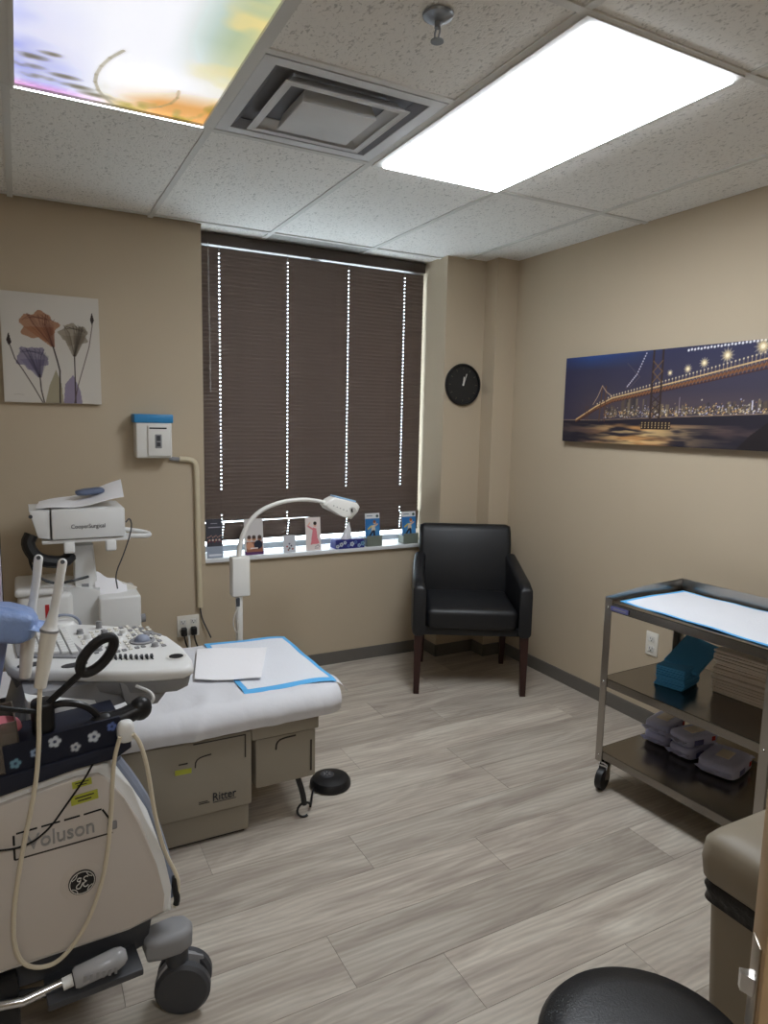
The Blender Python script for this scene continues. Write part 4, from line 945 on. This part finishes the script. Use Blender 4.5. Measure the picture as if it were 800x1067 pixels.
# chassis
MB().prism([(-.62,.30),(-.385,.270),(-.385,.215),(-.13,.205),(-.095,.20),(-.07,.205),(-.055,.285),(-.62,.30)][:-1], 'y', .03, .47, bev=.006).build('chassis', M_RUBBER, t)
for y in (.03, .44):
    MB().lathe([(.001,.283),(.030,.281),(.044,.270),(.048,.250),(.048,.225),(.046,.205),(.001,.203)], (-.022, y, 0), 32).build('caster_cover', M_GEG, t) if False else None
    b = MB().prism([(-.080,y-.030),(-.05,y-.040),(.0,y-.043),(.030,y-.03),(.040,y),(.030,y+.03),(.0,y+.043),(-.05,y+.040),(-.080,y+.030)], 'z', .172, .232, bev=.018, seg=4)
    cv = b.build('caster_cover', M_GEG, t, ang=60)
    MB().cyl((-.0, y, .13), (-.0, y, .178), .028, n=20).build('caster_stem', M_RUBBER, cv)
    for k in (-1, 1):
        wh = MB().lathe([(.045,-.015),(.060,-.015),(.068,-.008),(.068,.008),(.060,.015),(.045,.015)], (.016+k*.009, y+k*.022, .069), 36, rot=(PI/2, 0, -.4)).build('wheel', M_RUBBER, t)
    MB().prism([(-.055,.085),(-.045,.12),(-.02,.142),(.03,.142),(.065,.12),(.072,.09),(.04,.09),(-.03,.09)], 'y', y-.007, y+.007, bev=.002).build('wheel_guard', M_GEG, t)
for y in (.06, .44): MB().cyl((-.55, y-.02, .075), (-.55, y+.02, .075), .075, n=30).build('wheel', M_RUBBER, t); MB().bx(-.58, -.52, y-.03, y+.03, .12, .30).build('wheel_fork', M_RUBBER, t)
MB().bx(-.42, -.35, -.01, .03, .05, .275, bev=.01).build('pedal_bracket', M_BLACKP, t)
MB().tube([(-.40, -.02, .235), (-.345, -.02, .222), (-.255, -.02, .232)], .011, 12).build('brake_bar', M_CHROME, t)
MB().tube([(-.40, .03, .21), (-.25, .03, .17), (-.15, .03, .19)], .012, 8, 1).build('foot_rail', M_RUBBER, t)
MB().tube([(.000,.03,.36),(-.002,.03,.33),(.004,.03,.30),(.0,.03,.285)], .008, 8, 1).build('strain_relief', M_BLACKP, t)
# shelf between body and console
MB().prism([(-.62,.66),(-.366,.692),(-.22,.714),(-.135,.716),(-.10,.735),(-.10,.75),(-.62,.715)], 'y', .0, .46, bev=.004).build('utility_shelf', M_NAVY, t)
MB().prism([(-.33,.74),(-.20,.76),(-.06,.78),(.0,.80),(.01,.845),(-.30,.845)], 'y', .16, .42, bev=.01).build('console_arm', M_GEG, t)
MB().prism([(-.30,.715),(-.14,.73),(-.15,.80),(-.30,.845)], 'y', .12, .44, bev=.01).build('neck', M_GEW, t)
# console slab
OUT = [(-.325,.285),(-.312,.250),(-.285,.232),(-.20,.180),(-.069,.102),(.0,.078),(.045,.070),(.068,.085),(.080,.14),(.085,.228),(.075,.34),(.045,.415),(.0,.478),(-.07,.54),(-.14,.59),(-.22,.635),(-.29,.655),(-.335,.64),(-.345,.60)]
def inset(poly, d):
    c = np.mean(poly, 0); return [tuple(np.array(p)+(c-np.array(p))*d/max(.05, np.linalg.norm(c-np.array(p)))) for p in poly]
def loft_out(levels):
    return MB().ring_loft([[Vector((p[0], p[1], z)) for p in inset(OUT, d)] for d, z in levels])
KZ = .876
loft_out([(.03,KZ-.066),(.016,KZ-.058),(.008,KZ-.030),(.008,KZ-.026)]).build('console_underside', M_GEG, t, ang=50)
con = loft_out([(.006,KZ-.028),(-.001,KZ-.022),(-.002,KZ-.010),(.004,KZ-.002),(.012,KZ),(.05,KZ+.001)]).build('control_console', M_GEW, t, ang=50)
kz = KZ+.0015
# keyboard section
MB().prism([(-.300,.335),(-.175,.262),(-.150,.30),(-.185,.535),(-.235,.600),(-.300,.615)], 'z', kz-.002, kz+.004, bev=.001).build('keyboard_bed', M_GEG, con)
kb = MB(); u0 = Vector((-.295,.345,0)); ur = Vector((.0,1,0))
for r in range(6):
    x0 = -.288+.0205*r; yA = .345-.0105*r*1.1; n = 11
    for k in range(n):
        kb.box((x0+.012, yA+.012+k*.0218, kz+.0065), (.017, .0195, .006), bev=.0012, seg=1)
kb.build('key_rows', M_GEW, con)['kind'] = 'stuff'
def at_c(x, y): return x, y
b = MB()
for k in range(8):
    x = -.090+k*.0115; y = .212-.0055*k
    s1 = MB().box((x, y+.004, kz+.001), (.003, .030, .0015)).build('slider_slot', M_DARK, con, smooth=False)
    MB().box((x, y+.002+.003*math.sin(k), kz+.005), (.006, .009, .008), rot=(.4, 0, 0)).build('slider_cap', M_RUBBER, con, smooth=False)
MB().lathe([(.033,0),(.033,.003),(.026,.005),(.025,.002)], (.0, .322, kz), 32).build('trackball_ring', M_GEG, con)
MB().sphere((.0, .322, kz+.002), .021, (1, 1, .8), 24).build('trackball', M_GEL, con)
for (x, y, r, h_) in ((-.135,.47,.009,.012),(-.125,.41,.010,.014),(-.120,.35,.010,.012),(-.08,.50,.008,.020),(-.075,.44,.009,.009),(-.07,.30,.010,.01),(-.03,.42,.010,.01),(-.055,.37,.013,.006),(-.115,.30,.009,.008),(.02,.265,.009,.008)):
    MB().lathe([(r*1.2,0),(r,.002),(r*.9,h_),(r*.6,h_+.001),(.0005,h_+.001)], (x, y, kz), 18).build('knob', M_GEG if r < .0095 else M_GEW, con)
rr = random.Random(2)
bme = MB().box((0, 0, .0012), (.0115, .0150, .003), bev=.0012, seg=1).mesh('button', M_GEG); bme2 = MB().box((0, 0, .0012), (.010, .012, .004), bev=.0015, seg=1).mesh('button', M_WPLATE)
for i in range(12):
    for j in range(11):
        x = -.140+.0165*i; y = .235+.0225*j+.002*i
        if y > .50-.9*max(0, x+.02) or (abs(x) < .040 and abs(y-.322) < .038) or x > .045 or (x < -.0 and y < .262): continue
        if any(math.hypot(x-kx, y-ky) < .019 for kx, ky in ((-.135,.47),(-.125,.41),(-.120,.35),(-.08,.50),(-.075,.44),(-.07,.30),(-.03,.42),(-.055,.37),(-.115,.30),(.02,.265))): continue
        q_ = rr.random()
        if q_ < .12: continue
        o = link('button', bme if q_ < .55 else bme2, con); o.location = (x, y, kz)
MB().prism([(.006,.425),(.02,.435),(.062,.355),(.055,.345)], 'z', kz-.001, kz+.001).build('palm_groove', M_GEG, con, smooth=False)
b = MB(); b.ring_loft([[Vector((.047+a*math.cos(q), .158+b_*math.sin(q), z)) for q in np.linspace(0, 2*PI, 25)[:-1]] for a, b_, z in ((.026,.024,kz+.0008),(.022,.019,kz+.001),(.017,.015,kz-.0005))]); b.build('handle_rim', M_WHITE, con)
MB().lathe([(.018,0),(.018,.001)], (.047, .158, kz), 24).build('handle_opening', M_DARK, con)
for x, y in ((-.276, .268), (-.185, .215)):
    MB().ring_loft([[Vector((x+r*1.5*math.cos(q), y+r*.75*math.sin(q), z)) for q in np.linspace(0, 2*PI, 25)[:-1]] for r, z in ((.020,kz-.001),(.020,kz+.001))]).build('probe_holder_opening', M_RUBBER, con)
MB().lathe([(.045,0),(.043,.02),(.03,.036),(.001,.04)], (-.165,.60,KZ-.03), 24).build('far_handle', M_GEW, con)
MB().tube([(-.165+.05*math.cos(a), .60, KZ-.01+.036*math.sin(a)) for a in np.linspace(0, PI, 14)], .004, 8).build('far_handle_trim', M_GEL, con)
for x, y in ((-.10, .22), (-.02, .30)): MB().bx(x-.02, x+.02, y-.02, y+.02, KZ-.085, KZ-.06, bev=.004).build('underside_foot', M_GEG, con)
MB().prism([(-.10,.846),(.02,.846),(.012,.80),(-.01,.775),(-.075,.775),(-.09,.80)], 'y', .12, .22, bev=.008).build('console_bracket', M_GEG, t)
# cable hangers
hg = MB().sphere((-.155, .03, .795), .028, (1.2, .8, .9), 16).sphere((-.072, .03, .812), .026, (1, .8, 1.1), 16).tube([(-.155, .03, .795), (-.11, .03, .80), (-.072, .03, .812)], .021, 12).build('cable_hanger', M_BLACKP, t)
MB().pillow((-.112, .0, .778), (.038, .032, .052), .7, 8).build('hook_peg', M_GEW, hg, ang=80)
MB().tube([(-.155, .03, .80), (-.19, .02, .85), (-.24, .02, .865), (-.26, .03, .855)], .008, 8, 2).build('hanger_arm', M_BLACKP, hg)
MB().box((-.275, .04, .835), (.045, .05, .075), bev=.012, seg=3).build('clamp_block', M_BLACKP, hg)
MB().tube([(-.065, .10, .84), (-.04, .06, .835), (-.035, .05, .815), (-.06, .06, .80)], .004, 8, 2).build('white_clip', M_GEW, hg)
# black oval loop handle
rp = [(-.165+.046*math.sin(a)*.69-.022*math.cos(a)*.72, .01, .963+.046*math.sin(a)*.72+.022*math.cos(a)*.69) for a in np.linspace(0, 2*PI, 29)[:-1]]
lp = MB().tube(rp, .0115, 10, closed=True); lp.tube([(-.197, .01, .930), (-.222, .012, .908), (-.25, .02, .882), (-.268, .03, .862)], .008, 8, 2)
lp.build('oval_loop_handle', M_BLACKP, t, label='black oval ring-ended handle')
# probes
def probe(name, label, pts, loc=None):
    p = thing(name, label, 'ultrasound probe', uw(*pts[-1])); A = [uw(*q) for q in pts]
    s1 = MB().tube(A[:3], lambda q: .0095-.001*q, 14, 1).build('shaft', M_GEW, p, True)
    MB().sphere(A[0], .0095, n=12).build('tip', M_GEW, p, True)
    MB().cyl(A[0]+Vector((.0, -.0075, .003)), A[0]+Vector((.0, -.0105, .004)), .0045, n=12).build('tip_window', M_BLACKP, s1, True)
    MB().tube(A[2:4], lambda q: .0088+.0095*q*q, 16, 2).build('flare', M_GEW, p, True)
    MB().tube(A[3:], lambda q: .0172-.005*q, 16, 0).build('grip', M_WPLATE, p, True)
    d = (A[4]-A[3]).normalized(); MB().cyl(A[3], A[3]+d*.005, .0188, n=20).build('collar', M_GEG, p, True)
    return p
probe('ultrasound_probe', 'slender white ultrasound probe standing in front of the console keys', [(-.228,.0,1.178),(-.237,.0,1.13),(-.247,.0,1.082),(-.258,.0,1.038),(-.281,.0,.915)])
probe('ultrasound_probe', 'slender white ultrasound probe standing farther back, left of the other one', [(-.262,.12,1.168),(-.269,.12,1.115),(-.277,.12,1.07),(-.286,.12,1.03),(-.300,.12,.90)])
def cable(name, label, pts, r=.0048, m=M_CABLE):
    o = MB().tube([uw(*q) for q in pts], r, 8, 3).build(name, m); return tag(o, label, 'cable')
cable('probe_cable', 'cream probe cable looping down over the side panel to the hanger', [(-.281,-.002,.918),(-.287,-.012,.86),(-.289,-.015,.80),(-.300,-.018,.70),(-.335,-.016,.55),(-.358,-.014,.40),(-.350,-.014,.315),(-.314,-.014,.280),(-.265,-.014,.278),(-.205,-.014,.35),(-.165,-.014,.47),(-.150,-.015,.606),(-.144,-.018,.72),(-.128,-.018,.775)])
cable('probe_cable', 'cream probe cable running from the hanger down the curved front edge', [(-.100,-.018,.775),(-.084,-.016,.75),(-.068,-.012,.68),(-.054,.0,.56),(-.028,.02,.44),(.006,.025,.36),(.006,.03,.31),(-.004,.03,.28)])
cable('black_cord', 'thin black cord drooping diagonally across the side panel', [(-.185,-.010,.722),(-.205,-.012,.69),(-.245,-.012,.64),(-.275,-.012,.60),(-.315,-.012,.575),(-.36,-.012,.575),(-.44,-.012,.60),(-.5,-.012,.61)], .0022, M_DARK)
cable('black_cord', 'black cord running from the left under the console to the clamp', [(-.50,.0,.93),(-.42,.0,.92),(-.36,.0,.885),(-.31,.01,.865),(-.29,.02,.855)], .006, M_BLACKP)
# gel bottle on chassis ledge
t2 = thing('gel_bottle', 'clear printed bottle lying under the pale side panel of the ultrasound machine', 'bottle', uw(-.19, -.035, .222), UR)
MB().lathe([(.001,-.055),(.019,-.055),(.023,-.048),(.024,.035),(.020,.05),(.012,.058),(.001,.058)], (0, 0, .025), 24, rot=(0, PI/2-.12, 0)).build('bottle_body', mat('frosted_bottle', (190,190,192), .2, trans=.35), t2)
MB().lathe([(.013,.057),(.013,.078),(.001,.078)], (0, 0, .025), 16, rot=(0, -PI/2-.12, 0)).build('cap', M_GEW, t2)
b = MB()
for k in range(6): b.box((-.035+.013*k, -.0245, .028-.0016*k), (.006, .0012, .016), rot=(0, .12, 0))
b.build('printed_label', M_GEG, t2, smooth=False)
MB().bx(-.30, -.10, -.06, .05, .204, .2205, bev=.003).build('side_ledge', M_RUBBER, US)
# tissue box, glove box and packs on the shelf
p = uw(-.235, .062, .7425)
tb = tissue_box('navy flowered box lying on the shelf under the console', p, UR, (.235, .11, .062), 9, False, 6, .0115, (24,28,44)); tb.rotation_euler = (0, -.0672, UR)
p = uw(-.44, .07, .7285)
t3 = thing('supply_basket', 'clear basket holding a brown box and pink packet, at the left edge', 'basket', p, UR)
MB().bx(-.09, .12, -.06, .06, 0, .004).bx(-.09, .12, -.06, -.057, 0, .11).bx(-.09, .12, .057, .06, 0, .11).bx(.117, .12, -.06, .06, 0, .11).bx(-.09, -.087, -.06, .06, 0, .11).build('basket', mat('smoky_plastic', (150,140,130), .2, trans=.6), t3, smooth=False)
t3.rotation_euler = (0, -.0672, UR)
q = uw(-.42, .07, .737)
o = MB().box((0, 0, .04), (.16, .10, .08), bev=.002).build('carton', M_KRAFT); o.location = q; o.rotation_euler = (0, 0, UR); tag(o, 'brown cardboard carton sitting in the clear basket under the console', 'carton')
q = uw(-.40, .05, .820); o = MB().pillow((0, 0, .012), (.17, .08, .02), .5, 8, rot=(0, .15, .2)).build('pink_packet', M_PINK, ang=80); o.location = q; tag(o, 'flat pink packet lying on the brown carton', 'packet')
t4 = thing('blue_container', 'blue-grey plastic container at the left edge under the blue wipes pack', 'container', uw(-.44, .18, .88), UR)
MB().prism([(-.09,.0),(.09,.0),(.115,.13),(-.09,.13)], 'y', -.06, .06, bev=.006).build('tub', M_BLUETRAY, t4)
MB().bx(-.095, .12, -.065, .065, .126, .136, bev=.003).build('tub_rim', M_BLUETRAY, t4)
MB().box((-.02,.0,-.015), (.14,.10,.03)).build('stand', M_GEG, t4)
t5 = thing('wipes_packet', 'crumpled blue wipes pack lying at the left edge beside the monitor', 'wipes packet', uw(-.372, .07, 1.019), UR)
MB().pillow((0, 0, .035), (.19, .12, .07), .42, 9, rot=(0, .22, 0), wob=.04).build('pouch', M_BLUEWRAP, t5, ang=50)
MB().grid(lambda u, v: (.075+.045*u, (v-.5)*.11, .02-.018*u+.01*math.sin(12*v)), 4, 10).solid(.0012).build('crimped_end', M_BLUEWRAP, t5, ang=50)
# monitor
mon = MB().prism([(.12,1.02),(.54,1.02),(.54,1.40),(.52,1.425),(.14,1.425),(.12,1.405)], 'x', -.40, -.335, bev=.008, seg=3).build('monitor_housing', mat('lilac_grey', (190,180,190), .4), US)
MB().bx(-.336, -.333, .14, .52, 1.05, 1.40).build('screen', M_DARK, mon, smooth=False)
MB().bx(-.42, -.37, .28, .36, .70, 1.05, bev=.006).build('monitor_arm', M_GEG, US)
MB().bx(-.53, -.39, .14, .22, .705, .864, bev=.006).build('side_support', M_GEG, US)
